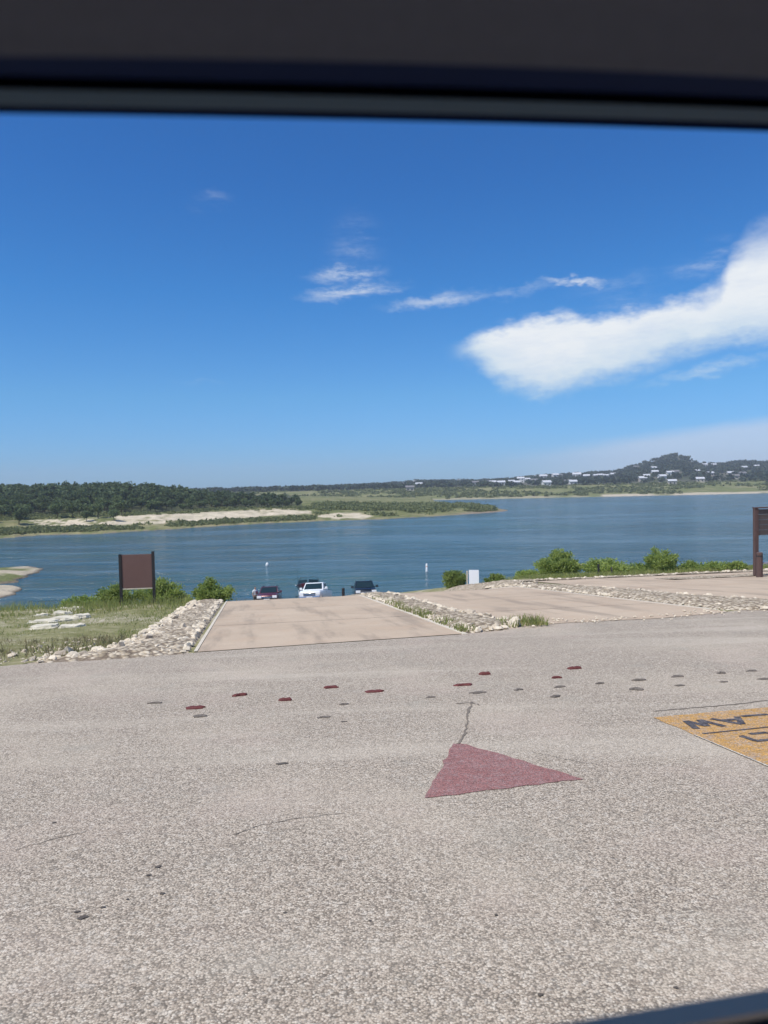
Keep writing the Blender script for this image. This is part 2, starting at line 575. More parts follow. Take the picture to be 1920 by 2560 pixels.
def cover_material(name, rough=0.95):
    """terrain whose land cover (turf, bare limestone, woodland floor) is stored per vertex"""
    m, t, b = newmat(name)
    p = t.n('ShaderNodeNewGeometry').outputs['Position']
    a = t.n('ShaderNodeAttribute', attribute_name='Col')
    n = t.noise(p, 0.22, 6, 0.7)
    n2 = t.noise(p, 1.1, 4, 0.7)
    k = t.m('MULTIPLY_ADD', n, 0.9, t.m('MULTIPLY_ADD', n2, 0.6, 0.25))
    v = t.n('ShaderNodeVectorMath', operation='SCALE')
    t.l(a.outputs['Color'], v.inputs[0])
    t.l(k, v.inputs['Scale'])
    t.l(v.outputs[0], b.inputs['Base Color'])
    b.inputs['Roughness'].default_value = rough
    b.inputs['Specular IOR Level'].default_value = 0.1
    t.l(t.bump(n2, 0.7, 0.6), b.inputs['Normal'])
    return m

def glass_material(name='vehicle_glass', c=(0.015, 0.03, 0.032)):
    m, t, b = newmat(name)
    b.inputs['Base Color'].default_value = (*c, 1)
    b.inputs['Roughness'].default_value = 0.06
    b.inputs['Specular IOR Level'].default_value = 0.6
    return m

M = dict(
    asphalt=asphalt_material(), concrete=concrete_material(), bank=bank_material(), gravel=gravel_material(), rock=rock_material(),
    water=water_material(), cover=cover_material('lakeside_cover'), hillcover=cover_material('hill_cover'),
    red_paint=paint_material('worn_red_paint', (0.34, 0.15, 0.13), 0.30), yellow_paint=paint_material('worn_yellow_paint', (0.62, 0.34, 0.085), 0.60),
    black_paint=paint_material('worn_black_paint', (0.055, 0.05, 0.055), 0.35), white_paint=paint_material('worn_cream_paint', (0.70, 0.62, 0.48), 0.6),
    stud_red=simple('faded_red_ceramic', (0.13, 0.030, 0.026), 0.75, var=0.8, scale=30, bump=0.5), stud_grey=simple('worn_grey_adhesive', (0.16, 0.135, 0.11), 0.9, var=0.9, scale=30, bump=0.5),
    crack=simple('dirt_filled_crack', (0.20, 0.165, 0.125), 0.95, var=0.4, scale=20),
    tar=simple('tar_spot', (0.105, 0.085, 0.065), 0.8, var=0.4, scale=20),
    kerb=simple('pale_concrete_kerb', (0.66, 0.58, 0.45), 0.9, var=0.3, scale=3, bump=0.3),
    ledge=simple('white_limestone_ledge', (0.66, 0.60, 0.46), 0.95, var=0.55, scale=5, bump=1.0),
    brown=simple('brown_sign_paint', (0.16, 0.085, 0.07), 0.55, var=0.15, scale=3), brown_dark=simple('dark_steel_post', (0.022, 0.02, 0.02), 0.5),
    brown_wood=simple('brown_stained_timber', (0.105, 0.062, 0.052), 0.8, var=0.4, scale=9, bump=0.3), brown_grey=simple('weathered_grey_brown_board', (0.085, 0.068, 0.062), 0.75, var=0.3, scale=6),
    white=simple('white_sign_sheet', (0.90, 0.90, 0.91), 0.45, var=0.03), steel=simple('galvanised_steel', (0.45, 0.46, 0.47), 0.45, 0.6, var=0.15),
    ink=simple('printed_ink', (0.35, 0.36, 0.42), 0.6),
    bark=simple('grey_brown_bark', (0.10, 0.075, 0.055), 0.9, var=0.4, scale=6, bump=0.4),
    twig=simple('green_brown_stem', (0.10, 0.085, 0.04), 0.9, var=0.3),
    shrub=leafmat('willow_leaves', (0.24, 0.32, 0.07), (0.48, 0.55, 0.18), 0.5, 1.5), shrub2=leafmat('baccharis_leaves', (0.19, 0.265, 0.058), (0.41, 0.49, 0.145), 0.5, 1.5),
    grass=leafmat('bank_grass', (0.22, 0.255, 0.07), (0.40, 0.42, 0.15), 0.5, 0.5, (0.36, 0.30, 0.15)),
    drygrass=leafmat('dry_grass', (0.22, 0.19, 0.09), (0.42, 0.35, 0.20), 0.45, 0.7, (0.42, 0.35, 0.20)),
    oak=leafmat('evergreen_oak_leaves', (0.058, 0.088, 0.036), (0.135, 0.180, 0.074), 0.38, 0.12), mesq=leafmat('light_green_leaves', (0.085, 0.125, 0.045), (0.185, 0.235, 0.09), 0.38, 0.12),
    scrub=leafmat('lakeside_scrub_leaves', (0.13, 0.155, 0.055), (0.265, 0.285, 0.125), 0.4, 0.1), hilltree=leafmat('hill_woodland_leaves', (0.035, 0.055, 0.030), (0.095, 0.125, 0.065), 0.3, 0.03),
    housewall=simple('pale_stucco', (0.72, 0.69, 0.64), 0.8, var=0.06), housewall2=simple('tan_stucco', (0.50, 0.44, 0.36), 0.8, var=0.08), roofing=simple('pale_metal_roof', (0.62, 0.62, 0.62), 0.5, var=0.08), roofing2=simple('grey_shingle_roof', (0.20, 0.19, 0.185), 0.8, var=0.1),
    window=glass_material('house_glass', (0.03, 0.04, 0.05)), glass=glass_material(),
    car_red=simple('maroon_car_paint', (0.105, 0.022, 0.032), 0.3, 0.2, var=0.03, coat=0.6), car_white=simple('white_truck_paint', (0.80, 0.82, 0.82), 0.28, var=0.02, coat=0.6), car_black=simple('black_car_paint', (0.012, 0.015, 0.018), 0.25, 0.2, var=0.03, coat=0.6),
    trim=simple('black_plastic_trim', (0.018, 0.018, 0.02), 0.6), tyre=simple('tyre_rubber', (0.02, 0.02, 0.02), 0.85), rim=simple('alloy_rim', (0.5, 0.5, 0.52), 0.35, 0.8), lamp=simple('headlamp_lens', (0.78, 0.80, 0.80), 0.12, var=0.03), chrome=simple('chrome_bar', (0.6, 0.6, 0.62), 0.2, 0.9), plate=simple('licence_plate', (0.7, 0.72, 0.75), 0.5),
    hull_white=simple('white_gelcoat', (0.75, 0.76, 0.76), 0.25, var=0.02, coat=0.5), hull_red=simple('dark_red_gelcoat', (0.10, 0.02, 0.025), 0.25, var=0.05, coat=0.5), vinyl=simple('boat_seat_vinyl', (0.30, 0.26, 0.22), 0.6),
    skin=simple('skin', (0.42, 0.25, 0.17), 0.55, var=0.06), cloth_white=simple('white_cotton_shirt', (0.75, 0.76, 0.76), 0.9, var=0.05), cloth_dark=simple('olive_grey_shorts', (0.10, 0.10, 0.085), 0.9), hair=simple('dark_hair', (0.015, 0.012, 0.01), 0.6),
    buoy=simple('white_buoy_plastic', (0.80, 0.80, 0.78), 0.4, var=0.04), buoy_band=simple('orange_buoy_band', (0.70, 0.22, 0.04), 0.5),
    liner=simple('dark_grey_headliner_fabric', (0.105, 0.113, 0.150), 0.95, var=0.1, scale=120, spec=0.1), rubber=simple('black_rubber_and_gap_shade', (0.003, 0.011, 0.052), 0.9, var=0.05, spec=0.08), frame_paint=simple('dark_blue_grey_frame_paint', (0.036, 0.072, 0.12), 0.7, var=0.03, spec=0.2), door_trim=simple('black_door_plastic', (0.012, 0.012, 0.013), 0.6, var=0.1, scale=80), belt=simple('grey_window_belt_strip', (0.78, 0.54, 0.38), 0.8, var=0.06, scale=40, spec=0.1), carpaint=simple('dark_grey_body_paint', (0.04, 0.045, 0.05), 0.3, coat=0.5),
)
# ------------------------------------------------------------------ the lie of the land
U2 = np.array([-0.174, 0.985])               # down the ramp
V2 = np.array([0.985, 0.174])                # along the lot edge
WATER = -9.0

def ss(t):
    t = np.clip(t, 0, 1)
    return t * t * (3 - 2 * t)

def zg(a, b):
    """the near ground: a car park falling gently to a crest, then the steep part of the ramp"""
    a = np.asarray(a, float)
    b = np.asarray(b, float)
    ac = 26.7 + 7.3 * ss((b - 9.5) / 2.5)
    return -.08 * np.minimum(a, 12.6) - .09 * np.clip(a - 12.6, 0, ac - 12.6) - .162 * np.maximum(a - ac, 0)

def P3(a, b, dz=0.0):
    return (float(U2[0] * a + V2[0] * b), float(U2[1] * a + V2[1] * b), float(zg(a, b)) + dz)

def AB(x, y):
    return x * U2[0] + y * U2[1], x * V2[0] + y * V2[1]

def ground_at(px, py):
    d = ray(px, py)
    t = np.linspace(1, 90, 24000)
    P = EYE + d * t[:, None]
    a, b = P[:, :2] @ U2, P[:, :2] @ V2
    m = P[:, 2] < zg(a, b)
    i = int(m.argmax()) if m.any() else -1
    return float(a[i]), float(b[i])

def on_water(px, py):
    d = ray(px, py)
    return EYE + d * ((WATER - EYE[2]) / d[2])

def at_depth(px, depth):
    d = ray(px, 1215 - (px - 960) * 0.0209)
    x, y = d[0] / d[1] * depth, depth
    a, b = AB(x, y)
    return x, y, float(zg(a, b))

def z_of(px, py, depth):
    d = ray(px, py)
    return EYE[2] + d[2] / d[1] * depth

def project(P):
    d = np.asarray(P, float) - EYE
    z = d @ fwd
    return CX + F * (d @ right) / z, CY - F * (d @ upv) / z

def vnoise(x, y, s=1.0, seed=0):
    """smooth value noise in numpy"""
    x, y = np.asarray(x, float) * s, np.asarray(y, float) * s
    xi, yi = np.floor(x).astype(int), np.floor(y).astype(int)
    fx, fy = x - xi, y - yi
    fx, fy = fx * fx * (3 - 2 * fx), fy * fy * (3 - 2 * fy)
    def h(i, j):
        n = (i * 374761393 + j * 668265263 + seed * 69069) & 0x7fffffff
        n = (n ^ (n >> 13)) * 1274126177 & 0x7fffffff
        return ((n ^ (n >> 16)) & 0xffff) / 65535.0
    return (h(xi, yi) * (1 - fx) + h(xi + 1, yi) * fx) * (1 - fy) + (h(xi, yi + 1) * (1 - fx) + h(xi + 1, yi + 1) * fx) * fy

def fbm(x, y, s=1.0, seed=0, o=4):
    v, a, t = 0, 1.0, 0
    for k in range(o):
        v = v + a * vnoise(x, y, s * 2 ** k, seed + k)
        t += a
        a *= 0.55
    return v / t

def grid(name, X, Y, Z, mat, cols=None, smooth=True, parent=None):
    """a sheet from 2-D arrays"""
    n, m = X.shape
    V = np.stack([X, Y, Z], -1).reshape(-1, 3)
    i = np.arange(n * m).reshape(n, m)
    Fq = np.stack([i[:-1, :-1], i[:-1, 1:], i[1:, 1:], i[1:, :-1]], -1).reshape(-1, 4)
    me = bpy.data.meshes.new(name)
    me.from_pydata(V.tolist(), [], Fq.tolist())
    me.polygons.foreach_set('use_smooth', [smooth] * len(me.polygons))
    if cols is not None:
        at = me.attributes.new('Col', 'FLOAT_COLOR', 'POINT')
        c4 = np.concatenate([cols.reshape(-1, 3), np.ones((n * m, 1))], 1).astype(np.float32)
        at.data.foreach_set('color', c4.reshape(-1))
    me.materials.append(mat)
    me.update()
    bm = bmesh.new()
    bm.from_mesh(me)
    bmesh.ops.recalc_face_normals(bm, faces=bm.faces)
    if sum(f.normal.z for f in bm.faces) < 0:
        bmesh.ops.reverse_faces(bm, faces=bm.faces)
    bm.to_mesh(me)
    bm.free()
    o = bpy.data.objects.new(name, me)
    return link(o, parent)

def ab_sheet(name, a0f, a1f, bs, na, dz, mat, parent=None, rough=0.0):
    """sheet over the near ground between a0f(b) and a1f(b)"""
    bs = np.asarray(bs, float)
    A = np.stack([np.linspace(a0f(b), a1f(b), na) for b in bs], 0)
    B = np.repeat(bs[:, None], na, 1)
    X, Y = U2[0] * A + V2[0] * B, U2[1] * A + V2[1] * B
    Z = zg(A, B) + dz
    if rough:
        Z = Z + rough * (fbm(X, Y, 2.0, 5) - 0.4)
    return grid(name, X, Y, Z, mat, parent=parent)

# far ground under everything, out to the horizon
g = obj('ground', [(-2400, -120, -16), (2400, -120, -16), (2400, 1800, -16), (-2400, 1800, -16)], [(0, 1, 2, 3)], M['bank'])
tag(g, kind='structure')
# the lake
lk = obj('lake', [(-2300, -30, WATER), (2300, -30, WATER), (2300, 620, WATER), (-2300, 620, WATER)], [(0, 1, 2, 3)], M['water'])
tag(lk, kind='structure')

# the near bank
bs = np.concatenate([np.linspace(-120, -20, 20), np.linspace(-19.5, 26, 160), np.linspace(27, 140, 24)])
as_ = np.concatenate([np.linspace(-45, 11, 20), np.linspace(11.3, 40, 130), np.linspace(40.8, 84, 44)])
Bg, Ag = np.meshgrid(bs, as_, indexing='ij')
Xb, Yb = U2[0] * Ag + V2[0] * Bg, U2[1] * Ag + V2[1] * Bg
left = ss((-2.6 - Bg) / 1.2) * ss((Ag - 13.2) / 1.5)
Zb = zg(Ag, Bg) - 0.015 - 0.04 * ss((12.3 - Ag) / 1.0) + left * (0.03 + 0.16 * (fbm(Xb, Yb, 0.7, 3) - 0.45)) + ss((Bg - 12) / 2) * ss((Ag - 32) / 2) * 0.25 * (fbm(Xb, Yb, 0.5, 9) - 0.3)
tag(grid('bank', Xb, Yb, Zb, M['bank']), kind='structure')

def front(b):
    v = np.interp(b, [-60, -6, -3.5, -1, 3.8, 4.6, 5.4, 8.2, 11.2, 16, 60], [11.6, 12.1, 12.45, 12.62, 13.05, 13.6, 14.0, 13.95, 14.7, 15.5, 19])
    return float(v + 0.18 * (fbm(b, 0.0, 1.6, 2) - 0.5) * (1 if (b < -1.2 or b > 5) else 0.15))

lot = ab_sheet('parking_lot', lambda b: -40, lambda b: front(b), np.concatenate([np.linspace(-60, -9, 30), np.linspace(-8.8, 18, 180), np.linspace(19, 70, 30)]), 60, 0.0, M['asphalt'])
tag(lot, kind='structure')

# three concrete ramp lanes
lane_b = [(-0.98, 3.70), (5.12, 10.0), (12.1, 24.0)]
def r1(b): return 12.66 + 0.085 * (b + 0.98)
ramp = []
for k, (b0, b1) in enumerate(lane_b):
    f0 = (lambda b: 12.64 + 0.09 * (b + 0.98)) if k == 0 else (lambda b: front(b) - 0.12)
    end = 74 if k < 2 else 31.2
    fa = np.linspace(0, 1, 90)
    o = ab_sheet('boat_ramp', f0, lambda b: end, np.linspace(b0, b1, 36), 140, 0.008, M['concrete'])
    tag(o, kind='structure')
    ramp.append(o)

def kerb_strip(parent, b, a0, a1, w=0.10, h=0.018, n=60):
    m = MB()
    for i in range(n):
        t0, t1 = a0 + (a1 - a0) * i / n, a0 + (a1 - a0) * (i + 1) / n - 0.012
        V = [P3(t0, b, 0), P3(t0, b + w, 0), P3(t1, b + w, 0), P3(t1, b, 0), P3(t0, b, h), P3(t0, b + w, h), P3(t1, b + w, h), P3(t1, b, h)]
        m.hexa(V)
    return m.build('kerb', M['kerb'], parent)

kerb_strip(ramp[0], -1.05, 12.75, 60, .06, .012)
kerb_strip(ramp[0], 3.70, 12.95, 60)
kerb_strip(ramp[1], 4.97, 15.4, 60)
kerb_strip(ramp[1], 10.0, 14.8, 60, h=0.015)
# construction joints across the first lanes, as dark recessed gaps
for k, (b0, b1) in enumerate(lane_b[:2]):
    for a in np.arange(17.2, 60, 4.6):
        obj('joint', [P3(a, b0 + .02, .0125), P3(a + .025, b0 + .02, .0125), P3(a + .025, b1 - .02, .0125), P3(a, b1 - .02, .0125)], [(0, 1, 2, 3)], M['tar'], ramp[k])

# beds of crushed limestone beside and between the lanes
def bed(b0f, b1f, a0, a1, dz=0.02, n=16, rough=0.10):
    A = np.repeat(np.linspace(a0, a1, 120)[None, :], n, 0)
    t = np.linspace(0, 1, n)[:, None]
    lo = np.array([b0f(a) for a in A[0]])[None, :]
    hi = np.array([b1f(a) for a in A[0]])[None, :]
    B = lo + (hi - lo) * t
    X, Y = U2[0] * A + V2[0] * B, U2[1] * A + V2[1] * B
    crown = np.sin(np.pi * t) * 0.06
    Z = zg(A, B) + dz + crown + rough * (fbm(X, Y, 2.2, 4) - 0.25) * np.minimum(1, 4 * t * (1 - t) + 0.1)
    z0 = zg(A, B)
    Z = z0 - .03 + (Z - z0 + .03) * ss((A - a0) / .35) * np.clip(t * 14, 0, 1) * np.clip((1 - t) * 14, 0, 1)
    return tag(grid('gravel_bed', X, Y, Z, M['gravel']), kind='structure')

jag = lambda a, s: 0.35 * (fbm(a, s, 0.9, 11) - 0.5)
bed(lambda a: np.interp(a, [12.3, 13.5, 15, 27, 60], [-3.9, -2.7, -2.35, -2.15, -2.5]) + jag(a, 1), lambda a: -1.10, 12.3, 60, 0.012)
bed(lambda a: 3.80, lambda a: np.interp(a, [13.1, 13.9, 15.5, 16.5, 60], [4.0, 5.3, 5.2, 4.96, 4.96]), 13.1, 60)
bed(lambda a: np.interp(a, [13.6, 15, 19, 27, 60], [10.7, 10.3, 10.16, 10.16, 10.16]) + jag(a, 3) * .3, lambda a: np.interp(a, [13.6, 15, 19, 24, 27, 60], [12.2, 12.8, 12.2, 12.1, 11.4, 11.2]) + jag(a, 4), 14.2, 40)
# pale verge along the far side of the third lane
A0 = lambda b: 31.0 + jag(b, 6)
tag(ab_sheet('gravel_bed', lambda b: 31.0 + jag(b, 6) - .004 * (b - 11) ** 2, lambda b: 32.1 + jag(b, 7), np.linspace(9.9, 30, 60), 8, 0.03, M['gravel'], rough=0.1), kind='structure')
tag(ab_sheet('gravel_bed', lambda b: 27.0 + jag(b, 6), lambda b: 28.6 + jag(b, 7), np.linspace(16.5, 30, 60), 8, 0.022, M['gravel'], rough=0.06), kind='structure')

# ------------------------------------------------------------------ paint, cracks and spots on the lot
def flat(name, pts, dz, mat, parent=lot):
    return obj(name, [P3(a, b, dz) for a, b in pts], [tuple(range(len(pts)))], mat, parent)

def rag(pts, n=14, amp=0.012):
    """a polygon edge with slightly ragged paint"""
    out = []
    for i in range(len(pts)):
        p, q = np.array(pts[i]), np.array(pts[(i + 1) % len(pts)])
        for k in range(n):
            c = p + (q - p) * k / n
            out.append(tuple(c + (rng.random(2) - 0.5) * amp * (k > 0)))
    return out

arrow = flat('painted_arrow', rag([(5.95, 1.60), (5.90, 1.70), (4.80, 2.23), (4.73, 1.07)], 16, 0.03), 0.004, M['red_paint'], None)
tag(arrow, 'faded red painted triangle on the chip seal pavement', 'road marking')
pan = flat('yellow_road_marking', rag([(6.26, 3.60), (6.34, 7.6), (4.20, 7.6), (4.20, 3.60)], 22, 0.02), 0.004, M['yellow_paint'], None)
tag(pan, 'yellow painted panel with upside down black lettering on the pavement', 'road marking')
# cream edge line of the panel
obj('edge_line', [P3(4.2, 3.585, .0075), P3(5.6, 3.588, .0075), P3(5.6, 3.602, .0075), P3(4.2, 3.608, .0075)], [(0, 1, 2, 3)], M['white_paint'], pan)

def stroke(p, q, w):
    p, q = np.array(p, float), np.array(q, float)
    d = (q - p) / np.linalg.norm(q - p)
    n = np.array([-d[1], d[0]]) * w / 2
    return [p - n, q - n, q + n, p + n]

def letter(ch, strokes, a_top, b_left, h, w, sw):
    """upside down to the viewer: u runs to smaller b, v runs to larger a from the letter's head"""
    m = MB()
    for i, (p, q) in enumerate(strokes):
        S = stroke((p[0] * w, p[1] * h), (q[0] * w, q[1] * h), sw)
        m.add([P3(a_top + h - v, b_left - u, 0.0075 + 0.0004 * i) for u, v in S], [(0, 1, 2, 3)])
    return m.build('letter', M['black_paint'], pan)

# written from right to left as seen: L A W, the letter heads towards the viewer
letter('W', [((0, 1), (.25, 0)), ((.25, 0), (.5, .8)), ((.5, .8), (.75, 0)), ((.75, 0), (1, 1))], 5.77, 3.995, 0.27, 0.27, 0.062)
letter('A', [((0, 0), (.5, 1)), ((.5, 1), (1, 0)), ((.2, .35), (.8, .35))], 5.79, 4.31, 0.26, 0.26, 0.058)
letter('L', [((0, 1), (0, 0)), ((0, 0), (1, 0))], 5.78, 4.62, 0.26, 0.27, 0.054)
letter('D', [((0, 1), (0, 0)), ((.62, 0), (0, 0)), ((1, .12), (.96, 1)), ((1.0, 1), (0, 1))], 5.29, 4.19, 0.20, 0.26, 0.050)
obj('rule_line', [P3(5.60, 3.68, .0076), P3(5.625, 3.68, .0076), P3(5.69, 5.2, .0076), P3(5.665, 5.2, .0076)], [(0, 1, 2, 3)], M['black_paint'], pan)

def crack(pts, w=0.018):
    P = [ground_at(*p) for p in pts]
    Q = []
    for i in range(len(P) - 1):
        for k in range(6):
            t = k / 6
            Q.append((P[i][0] * (1 - t) + P[i + 1][0] * t + rng.normal(0, .008), P[i][1] * (1 - t) + P[i + 1][1] * t + rng.normal(0, .008)))
    Q.append(P[-1])
    V, Fs = [], []
    for i, q in enumerate(Q):
        p0, p1 = Q[max(0, i - 1)], Q[min(len(Q) - 1, i + 1)]
        d = np.array(p1) - np.array(p0)
        n = np.array([-d[1], d[0]]) / (np.linalg.norm(d) + 1e-9) * w * rng.uniform(.25, .75)
        V += [P3(q[0] + n[0], q[1] + n[1], .004), P3(q[0] - n[0], q[1] - n[1], .004)]
        if i:
            Fs.append((2 * i - 2, 2 * i - 1, 2 * i + 1, 2 * i))
    return obj('crack', V, Fs, M['crack'], lot)

crack([(1180, 1756), (1168, 1786), (1166, 1822), (1148, 1860)], 0.022)
crack([(1140, 1760), (1180, 1757), (1200, 1764)], 0.016)
crack([(1640, 1778), (1740, 1770), (1830, 1762), (1920, 1752)], 0.022)
crack([(580, 2088), (650, 2066), (720, 2050), (860, 2035)], 0.006)
crack([(40, 2125), (130, 2100), (215, 2080)], 0.006)
crack([(1330, 1880), (1420, 1900), (1500, 1915)], 0.004)

def blob(px, py, w, h, name='tar_spot', mat='tar'):
    a, b = ground_at(px, py)
    n = 11
    pts = [(a + h * math.sin(2 * math.pi * i / n) * rng.uniform(.5, 1.1), b + w * math.cos(2 * math.pi * i / n) * rng.uniform(.55, 1.1)) for i in range(n)]
    return flat(name, pts, .0045, M[mat])

for s in [(206, 2296, .028, .022), (192, 2282, .018, .012), (258, 2270, .016, .010), (395, 2168, .024, .020), (372, 2190, .022, .010), (405, 2236, .016, .014), (318, 2250, .01, .008), (712, 2284, .012, .010), (706, 1910, .075, .030),
          (1350, 2490, .014, .012), (1240, 2290, .010, .010), (135, 2058, .02, .012), (925, 2304, .008, .008), (860, 1805, .05, .02), (1690, 2472, .012, .010)]:
    blob(*s)

# raised road studs, most of them broken
def stud_mesh(name, mat, L, Wd, H, seed, n=12):
    r = np.random.default_rng(seed)
    rings = []
    jit = r.uniform(.6, 1.2, n)
    for zz, k in ((0, 1.0), (.55, .93), (.9, .72), (1.0, .4)):
        rings.append([(L / 2 * math.copysign(abs(math.cos(2 * math.pi * i / n)) ** .6, math.cos(2 * math.pi * i / n)) * k * jit[i],
                       Wd / 2 * math.copysign(abs(math.sin(2 * math.pi * i / n)) ** .7, math.sin(2 * math.pi * i / n)) * k * jit[i], H * zz * r.uniform(.75, 1.1)) for i in range(n)])
    m = MB().loft(rings)
    return mesh(name, m.V, m.F, mat, False)

ORD = 'first second third fourth fifth sixth seventh eighth ninth tenth eleventh twelfth thirteenth fourteenth fifteenth sixteenth seventeenth eighteenth nineteenth twentieth twenty-first twenty-second'.split()
red_m = [stud_mesh('road_stud', M['stud_red'], .19, .08, .030, s) for s in range(4)]
grey_m = [stud_mesh('stud_remnant', M['stud_grey'], .17, .10, .016, s + 20) for s in range(4)]
red_px = [(490, 1768, 'first from the left'), (600, 1737, 'second from the left'), (715, 1749, 'third from the left'), (828, 1717, 'fourth from the left'), (938, 1727, 'fifth from the left'), (1158, 1711, 'sixth from the left'),
          (1214, 1684, 'seventh from the left'), (1392, 1693, 'eighth from the left'), (1438, 1669, 'ninth from the left')]
yaw0 = math.atan2(V2[1], V2[0])
slope_q = Vector((0.08 * U2[0], 0.08 * U2[1], 1)).normalized().to_track_quat('Z', 'X')
def lay(o, a, b, yaw, dz=0.0):
    o.location = P3(a, b, dz)
    n = Vector((0.08 * U2[0], 0.08 * U2[1], 1)).normalized()
    q = Vector((0, 0, 1)).rotation_difference(n)
    o.rotation_mode = 'QUATERNION'
    o.rotation_quaternion = q @ Matrix.Rotation(yaw, 3, 'Z').to_quaternion()
    return o
for i, (px, py, w) in enumerate(red_px):
    o = link(bpy.data.objects.new('road_stud', red_m[i % 4]))
    lay(o, *ground_at(px, py + 3), yaw0 + rng.normal(0, .12), 0.001)
    s = rng.uniform(.75, 1.2)
    o.scale = (s, s * rng.uniform(.7, 1.2), rng.uniform(.7, 1.2))
    tag(o, 'worn dark red road stud on the pavement, ' + w, 'road stud', 'red road studs across the lot')
for i, (px, py) in enumerate([(390, 1757), (500, 1790), (812, 1792), (860, 1760), (1078, 1742), (1195, 1731), (1298, 1723), (1390, 1741), (1400, 1716), (1500, 1708), (1594, 1723), (1598, 1700), (1695, 1690), (1700, 1713), (1805, 1682), (1810, 1704), (1880, 1676), (1912, 1697)]):
    o = link(bpy.data.objects.new('stud_remnant', grey_m[i % 4]))
    lay(o, *ground_at(px, py + 2), yaw0 + rng.normal(0, .2), 0.001)
    s = rng.uniform(.6, 1.15)
    o.scale = (s, s * rng.uniform(.35, 1.0), rng.uniform(.7, 1.5))
    tag(o, 'low grey broken stud remnant on the pavement, %s from the left' % ORD[i], 'stud remnant', 'broken stud remnants on the lot')

# ------------------------------------------------------------------ limestone rocks
def rock_mesh(name, seed, flatk=0.6, npt=15):
    r = np.random.default_rng(seed)
    P = r.normal(size=(npt, 3))
    P /= np.linalg.norm(P, axis=1)[:, None]
    P *= r.uniform(.8, 1.0, (npt, 1))
    P[:, 0] *= r.uniform(.9, 1.35)
    P[:, 2] *= flatk
    bm = bmesh.new()
    for p in P:
        bm.verts.new(p * 0.5)
    bmesh.ops.convex_hull(bm, input=bm.verts)
    for v in [v for v in bm.verts if not v.link_faces]:
        bm.verts.remove(v)
    bmesh.ops.bevel(bm, geom=list(bm.edges), offset=0.012, segments=1, affect='EDGES')
    me = bpy.data.meshes.new(name)
    bm.to_mesh(me)
    bm.free()
    me.materials.append(M['rock'])
    return me

rocks = [rock_mesh('limestone_rock', s, 0.5 + 0.05 * (s % 5)) for s in range(10)]
def put_rock(a, b, s, label, group, sink=0.25):
    o = link(bpy.data.objects.new('limestone_rock', random.choice(rocks)))
    o.location = P3(a, b, s * (.26 - sink) + .03)
    o.rotation_euler = (rng.normal(0, .45), rng.normal(0, .45), rng.uniform(0, 6.28))
    o.scale = (s, s * rng.uniform(.7, 1.1), s * rng.uniform(.75, 1.2))
    return tag(o, label, 'rock', group)

def scatter(n, bf, a0, a1, smin, smax, label, group, power=1.0):
    got = []
    tries = 0
    while len(got) < n and tries < n * 60:
        tries += 1
        a = a0 + (a1 - a0) * rng.random() ** power
        lo, hi = bf(a)
        b = rng.uniform(lo, hi)
        s = smin + (smax - smin) * rng.random() ** 1.8
        if all((a - x) ** 2 + (b - y) ** 2 > (0.42 * (s + t)) ** 2 for x, y, t in got):
            got.append((a, b, s))
            put_rock(a, b, s, label, group)
    return got

bl = lambda a: (np.interp(a, [12.4, 13.5, 15, 27, 60], [-3.6, -2.7, -2.35, -2.15, -2.5]), -1.28)
bmid = lambda a: (3.95, np.interp(a, [13.1, 13.9, 15.5, 16.5, 60], [4.1, 5.2, 5.1, 4.9, 4.9]))
br = lambda a: (np.interp(a, [13.6, 15, 19, 27], [10.8, 10.4, 10.25, 10.25]), np.interp(a, [13.6, 15, 19, 24, 27, 60], [12.1, 12.7, 12.1, 12.0, 11.3, 11.3]))
scatter(110, bl, 12.9, 26.8, .10, .40, 'pale limestone rock in the strip between the grass and the near ramp lane', 'rocks left of the near ramp lane')
scatter(105, bmid, 13.3, 26.8, .13, .40, 'pale limestone rock in the median between the two ramp lanes', 'rocks in the ramp median', 1.2)
scatter(60, br, 14.5, 30, .14, .40, 'pale limestone rock in the low strip right of the second ramp lane', 'rocks right of the second ramp lane')
# a few loose stones where the turf meets the asphalt
for px, py, s in [(150, 1640, .42), (175, 1632, .5), (205, 1622, .3), (120, 1645, .3), (80, 1650, .22), (240, 1625, .34), (268, 1638, .4), (30, 1640, .25), (60, 1632, .2), (215, 1644, .3), (100, 1622, .22)]:
    a, b = ground_at(px, py)
    put_rock(a, b, s * .8, 'weathered limestone rock half sunk in the turf edge at the far left', 'rocks in the turf edge', .34)

# small stones that nobody could count
def pebble_field(name, spots, smin, smax, label):
    base = rocks[3]
    V0 = np.array([v.co[:] for v in base.vertices])
    F0 = [tuple(p.vertices) for p in base.polygons]
    V, Fs = [], []
    for a, b in spots:
        s = rng.uniform(smin, smax)
        t = rng.uniform(0, 6.28)
        c, d = math.cos(t), math.sin(t)
        Q = V0 * s
        Q = np.stack([Q[:, 0] * c - Q[:, 1] * d, Q[:, 0] * d + Q[:, 1] * c, Q[:, 2]], 1) + np.array(P3(a, b, .02 + s * .1))
        k = len(V)
        V += Q.tolist()
        Fs += [tuple(i + k for i in f) for f in F0]
    return tag(obj(name, V, Fs, M['rock']), label, 'gravel', kind='stuff')

